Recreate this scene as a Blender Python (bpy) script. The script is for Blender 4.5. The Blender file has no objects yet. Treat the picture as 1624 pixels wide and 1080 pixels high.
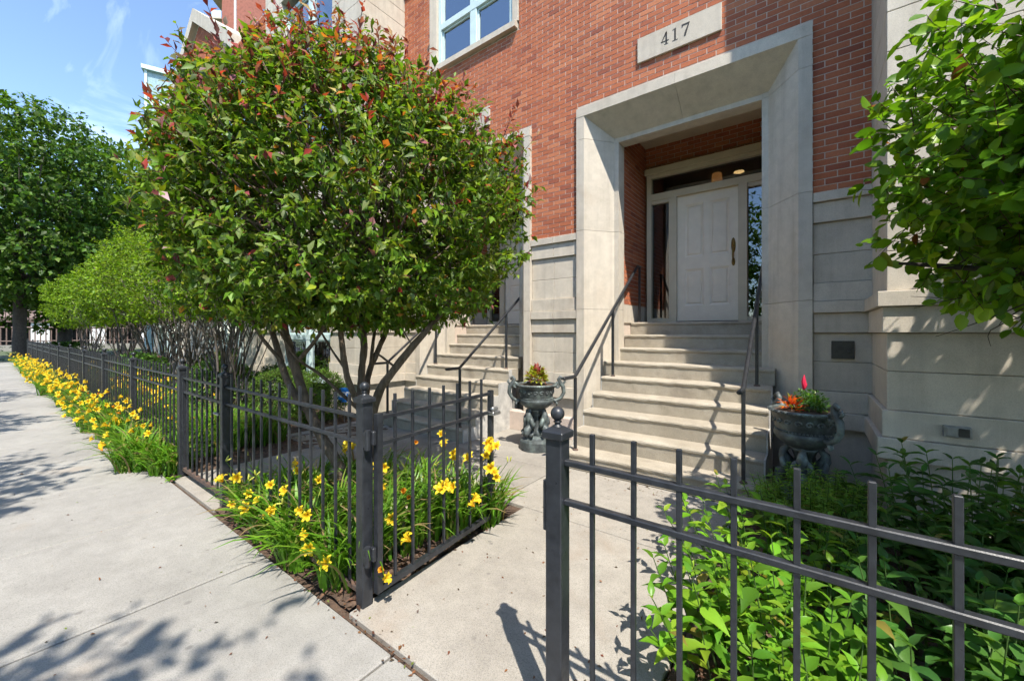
import bpy, math, random
import numpy as np
from mathutils import Vector, Matrix
rnd = random.Random(7); rng = np.random.default_rng(11)
S = bpy.context.scene; COL = S.collection
# ------------------------------------------------------------------ camera, world, sun, exposure
AZ = math.radians(36.92); HC = 1.55
cd = bpy.data.cameras.new('camera'); cam = bpy.data.objects.new('camera', cd); COL.objects.link(cam)
cd.sensor_width = 36; cd.lens = 14.063; cd.shift_y = -0.0077; cd.clip_start = 0.05; cd.clip_end = 2000
cam.location = (0, 0, HC); cam.rotation_euler = (math.pi/2, 0, AZ); S.camera = cam
SUN_EL = math.radians(58); SX, SY = 0.80, -0.60
w = bpy.data.worlds.new('World'); S.world = w; w.use_nodes = True
nt = w.node_tree; bgn = nt.nodes['Background']
sky = nt.nodes.new('ShaderNodeTexSky'); sky.sky_type = 'NISHITA'; sky.sun_disc = False
sky.sun_elevation = SUN_EL; sky.sun_rotation = math.atan2(SX, SY); sky.altitude = 200; sky.air_density = 1.0; sky.dust_density = 0.3; sky.ozone_density = 2.8
tc = nt.nodes.new('ShaderNodeTexCoord'); mp = nt.nodes.new('ShaderNodeMapping'); mp.inputs['Scale'].default_value = (1.0, 2.2, 2.6); mp.inputs['Rotation'].default_value = (0.5, 0.4, 0.3)
cn = nt.nodes.new('ShaderNodeTexNoise'); cn.inputs['Scale'].default_value = 2.4; cn.inputs['Detail'].default_value = 7; cn.inputs['Roughness'].default_value = 0.58; cn.inputs['Distortion'].default_value = 0.9
cr = nt.nodes.new('ShaderNodeValToRGB'); cr.color_ramp.elements[0].position = 0.53; cr.color_ramp.elements[1].position = 0.80
cr.color_ramp.elements[0].color = (0, 0, 0, 1); cr.color_ramp.elements[1].color = (2.4, 2.5, 2.6, 1)
ad = nt.nodes.new('ShaderNodeMix'); ad.data_type = 'RGBA'; ad.blend_type = 'ADD'; ad.inputs['Factor'].default_value = 1.0
nt.links.new(tc.outputs['Generated'], mp.inputs[0]); nt.links.new(mp.outputs[0], cn.inputs['Vector']); nt.links.new(cn.outputs[0], cr.inputs[0])
nt.links.new(sky.outputs[0], ad.inputs[6]); nt.links.new(cr.outputs[0], ad.inputs[7]); nt.links.new(ad.outputs[2], bgn.inputs[0])
bgn.inputs[1].default_value = 0.15
sl = bpy.data.lights.new('sun', 'SUN'); sl.energy = 4.0; sl.angle = math.radians(0.53); sl.color = (1.0, 0.935, 0.83)
so = bpy.data.objects.new('sun', sl); COL.objects.link(so); so.location = (20, -15, 30)
sd = Vector((SX*math.cos(SUN_EL), SY*math.cos(SUN_EL), math.sin(SUN_EL))); so.rotation_euler = sd.to_track_quat('Z', 'Y').to_euler()
S.view_settings.view_transform = 'Standard'; S.view_settings.look = 'None'; S.view_settings.exposure = 1.18; S.view_settings.gamma = 1
S.cycles.adaptive_threshold = 0.03; S.cycles.max_bounces = 6; S.cycles.diffuse_bounces = 3; S.cycles.glossy_bounces = 3; S.cycles.transmission_bounces = 4; S.cycles.transparent_max_bounces = 6; S.cycles.caustics_reflective = False; S.cycles.caustics_refractive = False

# ------------------------------------------------------------------ helpers
class MB:
    def __init__(s): s.v = []; s.f = []
    def add(s, vs, fs):
        b = len(s.v); s.v.extend([tuple(p) for p in vs]); s.f.extend([tuple(i+b for i in f) for f in fs]); return s
    def box(s, x0, x1, y0, y1, z0, z1):
        return s.add([(x0,y0,z0),(x1,y0,z0),(x1,y1,z0),(x0,y1,z0),(x0,y0,z1),(x1,y0,z1),(x1,y1,z1),(x0,y1,z1)],
                     [(0,3,2,1),(4,5,6,7),(0,1,5,4),(1,2,6,5),(2,3,7,6),(3,0,4,7)])
    def bbox(s, x0, x1, y0, y1, z0, z1, b=0.004):
        # box with a chamfer on every edge
        vs = []; 
        X, Y, Z_ = (x0, x1), (y0, y1), (z0, z1); sg = (1, -1)
        idx = {}
        for i in (0,1):
            for j in (0,1):
                for k in (0,1):
                    for a in range(3):
                        p = [X[i]+sg[i]*b, Y[j]+sg[j]*b, Z_[k]+sg[k]*b]; p[a] = (X[i], Y[j], Z_[k])[a]
                        idx[(i,j,k,a)] = len(vs); vs.append(tuple(p))
        fs = []
        q = lambda *ks: fs.append(tuple(idx[k] for k in ks))
        q((0,0,0,0),(0,0,1,0),(0,1,1,0),(0,1,0,0)); q((1,0,0,0),(1,1,0,0),(1,1,1,0),(1,0,1,0))
        q((0,0,0,1),(1,0,0,1),(1,0,1,1),(0,0,1,1)); q((0,1,0,1),(0,1,1,1),(1,1,1,1),(1,1,0,1))
        q((0,0,0,2),(0,1,0,2),(1,1,0,2),(1,0,0,2)); q((0,0,1,2),(1,0,1,2),(1,1,1,2),(0,1,1,2))
        for i in (0,1):
            for j in (0,1):
                q((i,j,0,0),(i,j,1,0),(i,j,1,1),(i,j,0,1)); q((i,0,j,0),(i,0,j,2),(i,1,j,2),(i,1,j,0)); q((0,i,j,1),(1,i,j,1),(1,i,j,2),(0,i,j,2))
                for k in (0,1): q((i,j,k,0),(i,j,k,1),(i,j,k,2))
        return s.add(vs, fs)
    def prism(s, poly, a0, a1, axis='z'):
        n = len(poly); vs = []
        for a in (a0, a1):
            for p in poly:
                vs.append({'z': (p[0], p[1], a), 'x': (a, p[0], p[1]), 'y': (p[0], a, p[1])}[axis])
        fs = [tuple(range(n))[::-1], tuple(range(n, 2*n))] + [(i, (i+1) % n, n+(i+1) % n, n+i) for i in range(n)]
        return s.add(vs, fs)
    def tube(s, pts, rad, n=8, cap=True):
        pts = [Vector(p) for p in pts]; m = len(pts)
        if not hasattr(rad, '__len__'): rad = [rad]*m
        t0 = (pts[1]-pts[0]).normalized(); up = Vector((0,0,1)) if abs(t0.z) < 0.9 else Vector((1,0,0))
        nx = t0.cross(up).normalized(); vs = []
        for i in range(m):
            t = (pts[min(i+1,m-1)]-pts[max(i-1,0)]).normalized()
            nx = (nx - t*nx.dot(t)).normalized(); ny = t.cross(nx)
            for k in range(n):
                a = 2*math.pi*k/n; vs.append(pts[i] + (nx*math.cos(a)+ny*math.sin(a))*rad[i])
        fs = [(i*n+k, i*n+(k+1) % n, (i+1)*n+(k+1) % n, (i+1)*n+k) for i in range(m-1) for k in range(n)]
        if cap: fs += [tuple(range(n))[::-1], tuple(range((m-1)*n, m*n))]
        return s.add(vs, fs)
    def lathe(s, prof, c=(0,0,0), n=24, wob=None):
        vs = []; m = len(prof)
        for i, (r, z) in enumerate(prof):
            for k in range(n):
                a = 2*math.pi*k/n; rr = r*(1+(wob(i,a) if wob else 0)); vs.append((c[0]+rr*math.cos(a), c[1]+rr*math.sin(a), c[2]+z))
        fs = [(i*n+k, i*n+(k+1) % n, (i+1)*n+(k+1) % n, (i+1)*n+k) for i in range(m-1) for k in range(n)]
        fs += [tuple(range(n))[::-1], tuple(range((m-1)*n, m*n))]
        return s.add(vs, fs)
    def ball(s, c, r, n=16, m=10):
        return s.lathe([(max(r*math.sin(math.pi*i/m), 1e-4), -r*math.cos(math.pi*i/m)) for i in range(m+1)], c, n)
    def mesh(s, name):
        me = bpy.data.meshes.new(name); me.from_pydata(s.v, [], s.f); me.update(); return me
    def build(s, name, m, parent=None, smooth=False):
        me = s.mesh(name)
        if smooth: me.shade_smooth()
        return link(name, me, m, parent)
def link(name, me, m=None, parent=None):
    if m is not None and len(me.materials) == 0: me.materials.append(m)
    o = bpy.data.objects.new(name, me); COL.objects.link(o)
    if parent is not None: o.parent = parent; o.matrix_parent_inverse = Matrix.Translation(-parent.location)
    return o
def thing(name, label, cat, loc=(0,0,0), group=None):
    o = bpy.data.objects.new(name, None); COL.objects.link(o); o.location = loc; o.empty_display_size = 0.1
    return tag(o, label, cat, group)
def tag(o, label, cat, group=None):
    o['label'] = label; o['category'] = cat
    if group: o['group'] = group
    return o
def kind(o, k): o['kind'] = k; return o
def fast(name, V, T, C=None, smooth=False, flat=False):
    # numpy triangle mesh with an optional per-point colour
    me = bpy.data.meshes.new(name); n = len(V); m = len(T)
    me.vertices.add(n); me.vertices.foreach_set('co', np.asarray(V, np.float32).ravel())
    me.loops.add(m*3); me.loops.foreach_set('vertex_index', np.asarray(T, np.int32).ravel())
    me.polygons.add(m); me.polygons.foreach_set('loop_start', np.arange(0, m*3, 3, dtype=np.int32))
    me.update(calc_edges=True); me.validate()
    if C is not None:
        a = me.color_attributes.new('Col', 'FLOAT_COLOR', 'POINT'); cc = np.ones((n,4), np.float32); cc[:,:3] = C; a.data.foreach_set('color', cc.ravel())
    if smooth: me.shade_smooth()
    if flat: me.shade_flat()
    return me
def nrm(a): return a/np.maximum(np.linalg.norm(a, axis=1, keepdims=True), 1e-9)
LEAF4 = (np.array([(0,0,0),(-.5,.42,.10),(.5,.42,.10),(0,.48,0),(0,1,-.12)]), np.array([(0,3,1),(0,2,3),(1,3,4),(3,2,4)]))
LEAFR = (np.array([(0,0,0),(-.30,.12,.05),(-.5,.42,.08),(-.36,.76,.03),(0,1,-.08),(.36,.76,.03),(.5,.42,.08),(.30,.12,.05),(0,.4,0),(0,.75,-.03)]),
         np.array([(0,8,1),(1,8,2),(2,8,9),(2,9,3),(3,9,4),(0,7,8),(7,6,8),(6,9,8),(6,5,9),(5,4,9)]))
LEAFL = (np.array([(0,0,0),(-.36,.16,.06),(-.5,.36,.08),(-.33,.66,.03),(0,1,-.22),(.33,.66,.03),(.5,.36,.08),(.36,.16,.06),(0,.34,.0),(0,.68,-.06)]), LEAFR[1])
def leaves(P, D, N, L, W, C, tmpl=LEAF4):
    tv, tt = tmpl; n = len(P); k = len(tv)
    D = nrm(D); Sd = nrm(np.cross(D, N)); N2 = np.cross(Sd, D)
    V = P[:,None,:] + D[:,None,:]*(tv[None,:,1:2]*L[:,None,None]) + Sd[:,None,:]*(tv[None,:,0:1]*W[:,None,None]) + N2[:,None,:]*(tv[None,:,2:3]*L[:,None,None])
    T = (tt[None] + (np.arange(n)*k)[:,None,None]).reshape(-1,3)
    return V.reshape(-1,3), T, np.repeat(C, k, axis=0)
def merge(lst):
    V, T, C, b = [], [], [], 0
    for v, t, c in lst: V.append(v); T.append(t+b); C.append(c); b += len(v)
    return np.concatenate(V), np.concatenate(T), np.concatenate(C)
def pick(cols, wts, n, jit=0.18):
    c = np.array(cols)[rng.choice(len(cols), n, p=np.array(wts)/sum(wts))]
    return c*(1+rng.normal(0, jit, (n,1)))*(1+rng.normal(0, jit*0.35, (n,3)))
def px(x, y, z):
    s_, c_ = math.sin(AZ), math.cos(AZ); d = -x*s_+y*c_; r = x*c_+y*s_
    if d <= 0.05: return None
    return 812+634.4*r/d, 527.5-634.4*(z-HC)/d, d

# ------------------------------------------------------------------ materials
def newmat(name):
    m = bpy.data.materials.new(name); m.use_nodes = True; return m, m.node_tree, m.node_tree.nodes['Principled BSDF']
def nnoise(t, scale, detail=6, rough=0.6, vec=None, stretch=None, dist=0):
    n = t.nodes.new('ShaderNodeTexNoise'); n.inputs['Scale'].default_value = scale; n.inputs['Detail'].default_value = detail; n.inputs['Roughness'].default_value = rough; n.inputs['Distortion'].default_value = dist
    if vec is None: vec = t.nodes.new('ShaderNodeNewGeometry').outputs['Position']
    if stretch:
        mpn = t.nodes.new('ShaderNodeMapping'); mpn.inputs['Scale'].default_value = stretch; t.links.new(vec, mpn.inputs[0]); vec = mpn.outputs[0]
    t.links.new(vec, n.inputs['Vector']); return n.outputs[0]
def nramp(t, fac, stops):
    r = t.nodes.new('ShaderNodeValToRGB'); e = r.color_ramp.elements
    while len(e) < len(stops): e.new(0.5)
    for i, (p, c) in enumerate(stops): e[i].position = p; e[i].color = (*c, 1) if len(c) == 3 else c
    t.links.new(fac, r.inputs[0]); return r.outputs[0]
def nmix(t, fac, a, b, mode='MIX'):
    m = t.nodes.new('ShaderNodeMix'); m.data_type = 'RGBA'; m.blend_type = mode
    for s_, v in ((0, fac), (6, a), (7, b)):
        if hasattr(v, 'is_linked'): t.links.new(v, m.inputs[s_])
        else: m.inputs[s_].default_value = v if s_ == 0 else (*v, 1)
    return m.outputs[2]
def nbump(t, bs, h, strength=0.3, dist=0.01):
    b = t.nodes.new('ShaderNodeBump'); b.inputs['Strength'].default_value = strength; b.inputs['Distance'].default_value = dist
    t.links.new(h, b.inputs['Height']); t.links.new(b.outputs[0], bs.inputs['Normal'])
def objvar(t, col, lo=0.9, hi=1.08):
    oi = t.nodes.new('ShaderNodeObjectInfo'); r = nramp(t, oi.outputs['Random'], [(0,(lo,lo,lo)),(1,(hi,hi,hi))]); return nmix(t, 1.0, col, r, 'MULTIPLY')
def mineral(name, a, b, big=1.3, fine=90, rough=0.85, stain=None, streak=None, speck=0.5, bump=0.25, var=None, spots=None):
    m, t, bs = newmat(name)
    c = nramp(t, nnoise(t, big, 7, 0.62), [(0.3, a), (0.7, b)])
    sp = nramp(t, nnoise(t, fine, 3, 0.7), [(0.32, (1-speck*0.55,)*3), (0.5, (1,1,1)), (0.72, (1+speck*0.22,)*3)]); c = nmix(t, 1.0, c, sp, 'MULTIPLY')
    md = nramp(t, nnoise(t, 9, 5, 0.6), [(0.35, (0.9,)*3), (0.65, (1.06,)*3)]); c = nmix(t, 0.8, c, md, 'MULTIPLY')
    if stain: c = nmix(t, nramp(t, nnoise(t, stain[1], 6, 0.6, dist=0.4), [(stain[2], (0,0,0)), (stain[2]+0.16, (stain[3],)*3)]), c, stain[0])
    if streak: c = nmix(t, nramp(t, nnoise(t, 1.0, 5, 0.6, stretch=(7, 7, 0.45)), [(0.48, (0,0,0)), (0.78, (streak[1],)*3)]), c, streak[0])
    if spots:
        vo = t.nodes.new('ShaderNodeTexVoronoi'); vo.inputs['Scale'].default_value = spots[0]; vo.inputs['Randomness'].default_value = 1.0; t.links.new(t.nodes.new('ShaderNodeNewGeometry').outputs['Position'], vo.inputs['Vector'])
        m1 = nramp(t, vo.outputs['Distance'], [(spots[1], (1,1,1)), (spots[1]*1.6, (0,0,0))]); m2 = nramp(t, nnoise(t, spots[0]*0.37, 2, 0.5), [(0.50,(0,0,0)),(0.56,(spots[2],)*3)]); c = nmix(t, nmix(t, 1.0, m1, m2, 'MULTIPLY'), c, (0.13,0.12,0.11))
        ck = t.nodes.new('ShaderNodeTexVoronoi'); ck.feature = 'DISTANCE_TO_EDGE'; ck.inputs['Scale'].default_value = 0.55; mpk = t.nodes.new('ShaderNodeVectorMath'); mpk.operation = 'ADD'; nz = t.nodes.new('ShaderNodeTexNoise'); nz.inputs['Scale'].default_value = 3.0; nz.inputs['Detail'].default_value = 6; sc_ = t.nodes.new('ShaderNodeVectorMath'); sc_.operation = 'SCALE'; sc_.inputs['Scale'].default_value = 0.5; t.links.new(nz.outputs['Color'], sc_.inputs[0]); t.links.new(t.nodes.new('ShaderNodeNewGeometry').outputs['Position'], mpk.inputs[0]); t.links.new(sc_.outputs[0], mpk.inputs[1]); t.links.new(mpk.outputs[0], ck.inputs['Vector'])
        k1 = nramp(t, ck.outputs['Distance'], [(0.0008,(0.30,)*3),(0.0022,(0,0,0))]); k2 = nramp(t, nnoise(t, 0.33, 2, 0.5), [(0.62,(0,0,0)),(0.68,(1,1,1))]); c = nmix(t, nmix(t, 1.0, k1, k2, 'MULTIPLY'), c, (0.10,0.09,0.08))
    if var: c = objvar(t, c, *var)
    t.links.new(c, bs.inputs['Base Color']); bs.inputs['Roughness'].default_value = rough
    nbump(t, bs, nnoise(t, fine*0.8, 5, 0.7), bump, 0.004); return m
M_walk = mineral('sidewalk_concrete', (0.225,0.215,0.197), (0.315,0.303,0.28), 0.9, 160, 0.9, ((0.25,0.18,0.12), 0.9, 0.60, 0.55), None, 0.6, 0.4, (0.92,1.06), (7.0, 0.10, 0.6))
M_path = mineral('path_concrete', (0.235,0.215,0.187), (0.325,0.30,0.262), 1.4, 170, 0.9, ((0.24,0.18,0.13), 1.3, 0.57, 0.5), None, 0.7, 0.45, (0.90,1.06), (9.0, 0.10, 0.6))
M_step = mineral('step_concrete', (0.30,0.26,0.20), (0.40,0.355,0.285), 2.2, 150, 0.9, ((0.17,0.14,0.11), 2.6, 0.57, 0.55), None, 0.6, 0.35, (0.95,1.04))
M_side = mineral('stair_side_concrete', (0.36,0.35,0.33), (0.58,0.56,0.52), 6.0, 120, 0.9, ((0.3,0.29,0.28), 7.0, 0.5, 0.7), None, 0.6, 0.5)
M_lime = mineral('limestone', (0.48,0.425,0.345), (0.565,0.51,0.425), 1.1, 140, 0.8, ((0.38,0.28,0.20), 1.3, 0.58, 0.35), ((0.24,0.20,0.165), 0.42), 0.35, 0.15, (0.92,1.05))
M_mortar = mineral('mortar', (0.50,0.41,0.34), (0.60,0.50,0.42), 3, 200, 0.95)
M_pink = mineral('pink_stone', (0.46,0.38,0.33), (0.54,0.45,0.39), 2, 130, 0.85)
M_soil = mineral('mulch_soil', (0.05,0.032,0.022), (0.12,0.075,0.05), 14, 60, 0.95, None, None, 0.9, 1.0)
M_road = mineral('asphalt', (0.045,0.045,0.047), (0.065,0.064,0.063), 1.5, 120, 0.95)
M_grass = mineral('ground_green', (0.05,0.08,0.03), (0.09,0.11,0.05), 0.5, 20, 0.95)
def brickmat(name, attr):
    m, t, bs = newmat(name)
    if attr:
        a = t.nodes.new('ShaderNodeAttribute'); a.attribute_name = 'Col'; f = a.outputs['Fac']
    else: f = t.nodes.new('ShaderNodeObjectInfo').outputs['Random']
    c = nramp(t, f, [(0,(0.23,0.060,0.032)), (0.06,(0.32,0.088,0.040)), (0.35,(0.385,0.112,0.046)), (0.75,(0.415,0.125,0.052)), (1,(0.47,0.165,0.075))])
    c = nmix(t, 1.0, c, nramp(t, nnoise(t, 40, 5, 0.7), [(0.3,(0.82,)*3),(0.7,(1.12,)*3)]), 'MULTIPLY')
    c = nmix(t, 1.0, c, nramp(t, nnoise(t, 1.2, 4, 0.6), [(0.3,(0.9,)*3),(0.7,(1.07,)*3)]), 'MULTIPLY')
    t.links.new(c, bs.inputs['Base Color']); bs.inputs['Roughness'].default_value = 0.85; nbump(t, bs, nnoise(t, 130, 4, 0.7), 0.3, 0.004); return m
M_brick = brickmat('brick', False); M_brickmass = brickmat('brick_mass', True)
def metal(name, a, b, rough=0.42, metallic=0.0, scale=22, chip=None):
    m, t, bs = newmat(name); c = nramp(t, nnoise(t, scale, 6, 0.65), [(0.35, a), (0.68, b)])
    if chip: c = nmix(t, nramp(t, nnoise(t, chip[1], 6, 0.75), [(chip[2], (0,0,0)), (chip[2]+0.03, (1,1,1))]), c, chip[0])
    t.links.new(c, bs.inputs['Base Color']); bs.inputs['Metallic'].default_value = metallic
    t.links.new(nramp(t, nnoise(t, 35, 5, 0.7), [(0.3, (rough-0.1,)*3), (0.7, (rough+0.14,)*3)]), bs.inputs['Roughness'])
    nbump(t, bs, nnoise(t, 160, 4, 0.7), 0.12, 0.002); return m
M_iron = metal('painted_iron', (0.014,0.0155,0.019), (0.028,0.031,0.037), 0.36, 0, 22, ((0.16,0.13,0.11), 26, 0.70))
M_rust = metal('rusty_iron', (0.045,0.036,0.034), (0.13,0.075,0.05), 0.7, 0, 16)
M_rail = metal('handrail_iron', (0.014,0.015,0.017), (0.028,0.030,0.034), 0.36, 0, 22)
M_zinc = metal('zinc_latch', (0.35,0.35,0.35), (0.5,0.5,0.5), 0.38, 0.9)
M_brass = metal('brass', (0.22,0.15,0.05), (0.40,0.28,0.10), 0.34, 1.0)
def bronze():
    m, t, bs = newmat('verdigris_bronze')
    c = nramp(t, nnoise(t, 9, 7, 0.6), [(0.34,(0.035,0.040,0.042)),(0.52,(0.075,0.088,0.088)),(0.74,(0.17,0.215,0.20))])
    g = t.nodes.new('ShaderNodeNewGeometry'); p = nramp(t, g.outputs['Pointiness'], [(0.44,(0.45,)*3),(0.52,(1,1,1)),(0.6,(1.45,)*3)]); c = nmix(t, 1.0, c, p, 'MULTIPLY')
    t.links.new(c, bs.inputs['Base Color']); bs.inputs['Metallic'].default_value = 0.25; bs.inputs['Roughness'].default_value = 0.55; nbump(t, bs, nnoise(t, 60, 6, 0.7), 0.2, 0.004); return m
M_bronze = bronze()
def plain(name, col, rough=0.5, metallic=0.0, emit=None, es=0.0, vary=0.06):
    m, t, bs = newmat(name)
    c = nramp(t, nnoise(t, 6, 5, 0.6), [(0.3, tuple(x*(1-vary) for x in col)), (0.7, tuple(x*(1+vary) for x in col))]); t.links.new(c, bs.inputs['Base Color'])
    bs.inputs['Roughness'].default_value = rough; bs.inputs['Metallic'].default_value = metallic
    if emit: bs.inputs['Emission Color'].default_value = (*emit, 1); bs.inputs['Emission Strength'].default_value = es
    return m
M_door = plain('door_paint', (0.78,0.69,0.56), 0.42); M_cream = plain('cream_frame', (0.56,0.49,0.36), 0.5)
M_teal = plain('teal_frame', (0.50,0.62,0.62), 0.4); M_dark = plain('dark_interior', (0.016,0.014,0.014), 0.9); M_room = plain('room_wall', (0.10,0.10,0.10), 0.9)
M_num = plain('engraved_paint', (0.03,0.028,0.025), 0.7); M_blind = plain('blind_slats', (0.62,0.62,0.58), 0.6)
M_blue = plain('sign_blue', (0.02,0.20,0.62), 0.35); M_white = plain('white_paint', (0.78,0.78,0.78), 0.5); M_plate = metal('bronze_plate', (0.035,0.035,0.032), (0.06,0.058,0.052), 0.45, 0.4)
M_grey = metal('grey_box_metal', (0.22,0.22,0.21), (0.32,0.32,0.30), 0.5, 0.5)
M_shade = plain('lamp_shade_lit', (0.6,0.3,0.12), 0.7, 0, (1.0,0.42,0.12), 0.55); M_bulb = plain('lamp_bulb_lit', (0.9,0.8,0.6), 0.5, 0, (1.0,0.62,0.25), 3.0)
def glassmat(name, tint=(0.75,0.8,0.8), refl=0.18):
    m, t, bs = newmat(name); out = t.nodes['Material Output']; t.nodes.remove(bs)
    tr = t.nodes.new('ShaderNodeBsdfTransparent'); tr.inputs[0].default_value = (*tint, 1)
    gl = t.nodes.new('ShaderNodeBsdfGlossy'); gl.inputs['Roughness'].default_value = 0.015; gl.inputs[0].default_value = (0.9,0.95,1,1)
    fr = t.nodes.new('ShaderNodeFresnel'); fr.inputs[0].default_value = 1.5
    mu = t.nodes.new('ShaderNodeMath'); mu.operation = 'MULTIPLY_ADD'; mu.inputs[1].default_value = 1.3; mu.inputs[2].default_value = refl; mu.use_clamp = True
    nb = t.nodes.new('ShaderNodeBump'); nb.inputs['Strength'].default_value = 0.03; nb.inputs['Distance'].default_value = 0.01; t.links.new(nnoise(t, 2.5, 2, 0.5), nb.inputs['Height']); t.links.new(nb.outputs[0], gl.inputs['Normal'])
    mx = t.nodes.new('ShaderNodeMixShader'); t.links.new(fr.outputs[0], mu.inputs[0]); t.links.new(mu.outputs[0], mx.inputs[0]); t.links.new(tr.outputs[0], mx.inputs[1]); t.links.new(gl.outputs[0], mx.inputs[2]); t.links.new(mx.outputs[0], out.inputs[0]); return m
M_glass = glassmat('window_glass', (0.55,0.6,0.62), 0.30); M_dglass = glassmat('door_glass', (0.35,0.36,0.36), 0.10); M_fglass = glassmat('far_glass', (0.4,0.5,0.5), 0.45)
def leafmat(name, rough=0.42, trans=0.38, tcol=(1.25,1.3,0.55)):
    m, t, bs = newmat(name); out = t.nodes['Material Output']
    a = t.nodes.new('ShaderNodeAttribute'); a.attribute_name = 'Col'; c = a.outputs['Color']
    t.links.new(c, bs.inputs['Base Color']); bs.inputs['Roughness'].default_value = rough; bs.inputs['Specular IOR Level'].default_value = 0.28
    tl = t.nodes.new('ShaderNodeBsdfTranslucent'); t.links.new(nmix(t, 1.0, c, tcol, 'MULTIPLY'), tl.inputs[0])
    mx = t.nodes.new('ShaderNodeMixShader'); mx.inputs[0].default_value = trans; t.links.new(bs.outputs[0], mx.inputs[1]); t.links.new(tl.outputs[0], mx.inputs[2]); t.links.new(mx.outputs[0], out.inputs[0]); return m
M_leaf = leafmat('leaf', 0.46, 0.44); M_leafg = leafmat('leaf_glossy', 0.34, 0.42); M_petal = leafmat('petal', 0.5, 0.35, (1.1,1.0,0.6))
def barkmat(name, a, b):
    m, t, bs = newmat(name); n = nnoise(t, 1.0, 7, 0.65, stretch=(38,38,9)); c = nramp(t, n, [(0.3, a), (0.7, b)])
    c = nmix(t, 1.0, c, nramp(t, nnoise(t, 7, 4, 0.6), [(0.3,(0.75,)*3),(0.7,(1.2,)*3)]), 'MULTIPLY')
    t.links.new(c, bs.inputs['Base Color']); bs.inputs['Roughness'].default_value = 0.85; nbump(t, bs, n, 0.7, 0.012); return m
M_bark = barkmat('bark', (0.055,0.038,0.026), (0.17,0.125,0.09)); M_barkd = barkmat('dark_bark', (0.03,0.024,0.02), (0.075,0.06,0.05)); M_barkg = barkmat('grey_bark', (0.07,0.06,0.05), (0.18,0.155,0.135))
M_twig = plain('red_twig', (0.12,0.045,0.035), 0.7)

# ------------------------------------------------------------------ ground, sidewalk, paths
kind(MB().add([(-900,-900,-0.06),(900,-900,-0.06),(900,900,-0.06),(-900,900,-0.06)], [(0,1,2,3)]).build('ground', M_grass), 'structure')
kind(MB().box(-120, 60, -12.0, -4.6, -0.30, -0.05).build('road', M_road), 'structure')
kerb = kind(MB().bbox(-120, 60, -4.6, -4.45, -0.2, 0.0, 0.01).build('kerb', M_walk), 'structure')
verge = kind(MB().box(-120, 60, -4.45, -1.6, -0.2, -0.012).build('verge', M_grass), 'structure')
soil = MB()
def grid_sheet(x0, x1, y0, y1, z, nx, ny, amp):
    vs = [(x0+(x1-x0)*i/nx, y0+(y1-y0)*j/ny, z+rnd.uniform(-amp, amp)) for j in range(ny+1) for i in range(nx+1)]
    fs = [(j*(nx+1)+i, j*(nx+1)+i+1, (j+1)*(nx+1)+i+1, (j+1)*(nx+1)+i) for j in range(ny) for i in range(nx)]
    soil.add(vs, fs)
grid_sheet(-4.2, -2.07, 1.24, 2.72, 0.0, 46, 28, 0.014); grid_sheet(-33, -5.42, 1.24, 4.3, 0.0, 230, 30, 0.015); grid_sheet(-0.52, 4, 1.26, 5.6, 0.0, 70, 60, 0.015)
kind(soil.build('planting_bed', M_soil), 'structure')
walk = kind(MB().box(-33.5, 20, -1.6, 1.205, -0.2, -0.03).build('sidewalk', M_soil), 'structure')
xs = [-1.62+1.4*k for k in range(-23, 8)]
for i in range(len(xs)-1):
    for (ya, yb) in ((-1.59, -0.2), (-0.2, 1.2)):
        dz = rnd.uniform(-0.002, 0.002)
        MB().bbox(xs[i]+0.007, xs[i+1]-0.007, ya+(0.004 if ya < -1 else 0.007), yb-(0.004 if yb > 1 else 0.007), -0.05, 0.0+dz, 0.008).build('slab', M_walk, walk)
path = kind(MB().box(-6.2, -0.52, 1.215, 5.3, -0.2, -0.03).build('path', M_soil), 'structure')
for (xa, xb, ya, yb) in ((-2.06,-0.53,1.222,2.92), (-2.32,-0.53,2.92,4.06), (-4.19,-2.32,2.73,3.9), (-4.19,-2.32,3.9,5.22), (-5.42,-4.19,1.222,2.73), (-6.15,-4.19,2.73,5.2)):
    MB().bbox(xa+0.006, xb-0.006, ya+0.006, yb-0.006, -0.05, 0.002+rnd.uniform(-0.001,0.002), 0.006).build('slab', M_path, path)
MB().bbox(-6.32,-6.16,2.75,4.25,-0.1,0.02,0.01).build('edging', M_walk, path)

# ------------------------------------------------------------------ the row house
YF = 5.25; MOD = 3.556
house = thing('brick_row_house', 'red brick row house with limestone base and recessed front entrances up concrete steps', 'house', (-1.37, 5.25, 0))
# openings in the facade (x0,x1,z0,z1)
ops = [(-2.74, 0.0, 0, 4.78), (-2.74-MOD, -MOD, 0, 4.78), (-5.95, -3.80, 6.48, 9.0), (-2.39, -0.24, 6.48, 9.0)]
plq = [(-1.851, -0.853, 5.10, 5.42), (-1.851-MOD, -0.853-MOD, 5.10, 5.42)]
X0, X1, ZB, ZT = -6.71, 0.466, 3.0, 11.2
def cuts(x0, x1, z0, z1, openings):
    iv = [(x0, x1)]
    for (a, b, c, d) in openings:
        if z1 > c+0.002 and z0 < d-0.002:
            nv = []
            for (p, q) in iv:
                if b <= p or a >= q: nv.append((p, q)); continue
                if a > p: nv.append((p, a))
                if b < q: nv.append((b, q))
            iv = nv
    return [(p, q) for p, q in iv if q-p > 0.012]
mb = MB(); zz = sorted(set([ZB, ZT]+[z for o in ops for z in o[2:] if ZB < z < ZT]))
for i in range(len(zz)-1):
    for (p, q) in cuts(X0, X1, zz[i], zz[i+1], ops): mb.box(p, q, YF+0.0035, YF+0.30, zz[i], zz[i+1])
mb.build('wall', M_mortar, house)
CH, BL, J = 0.0677, 0.2032, 0.0095
bricks = []   # (kind, corner, size)
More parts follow.
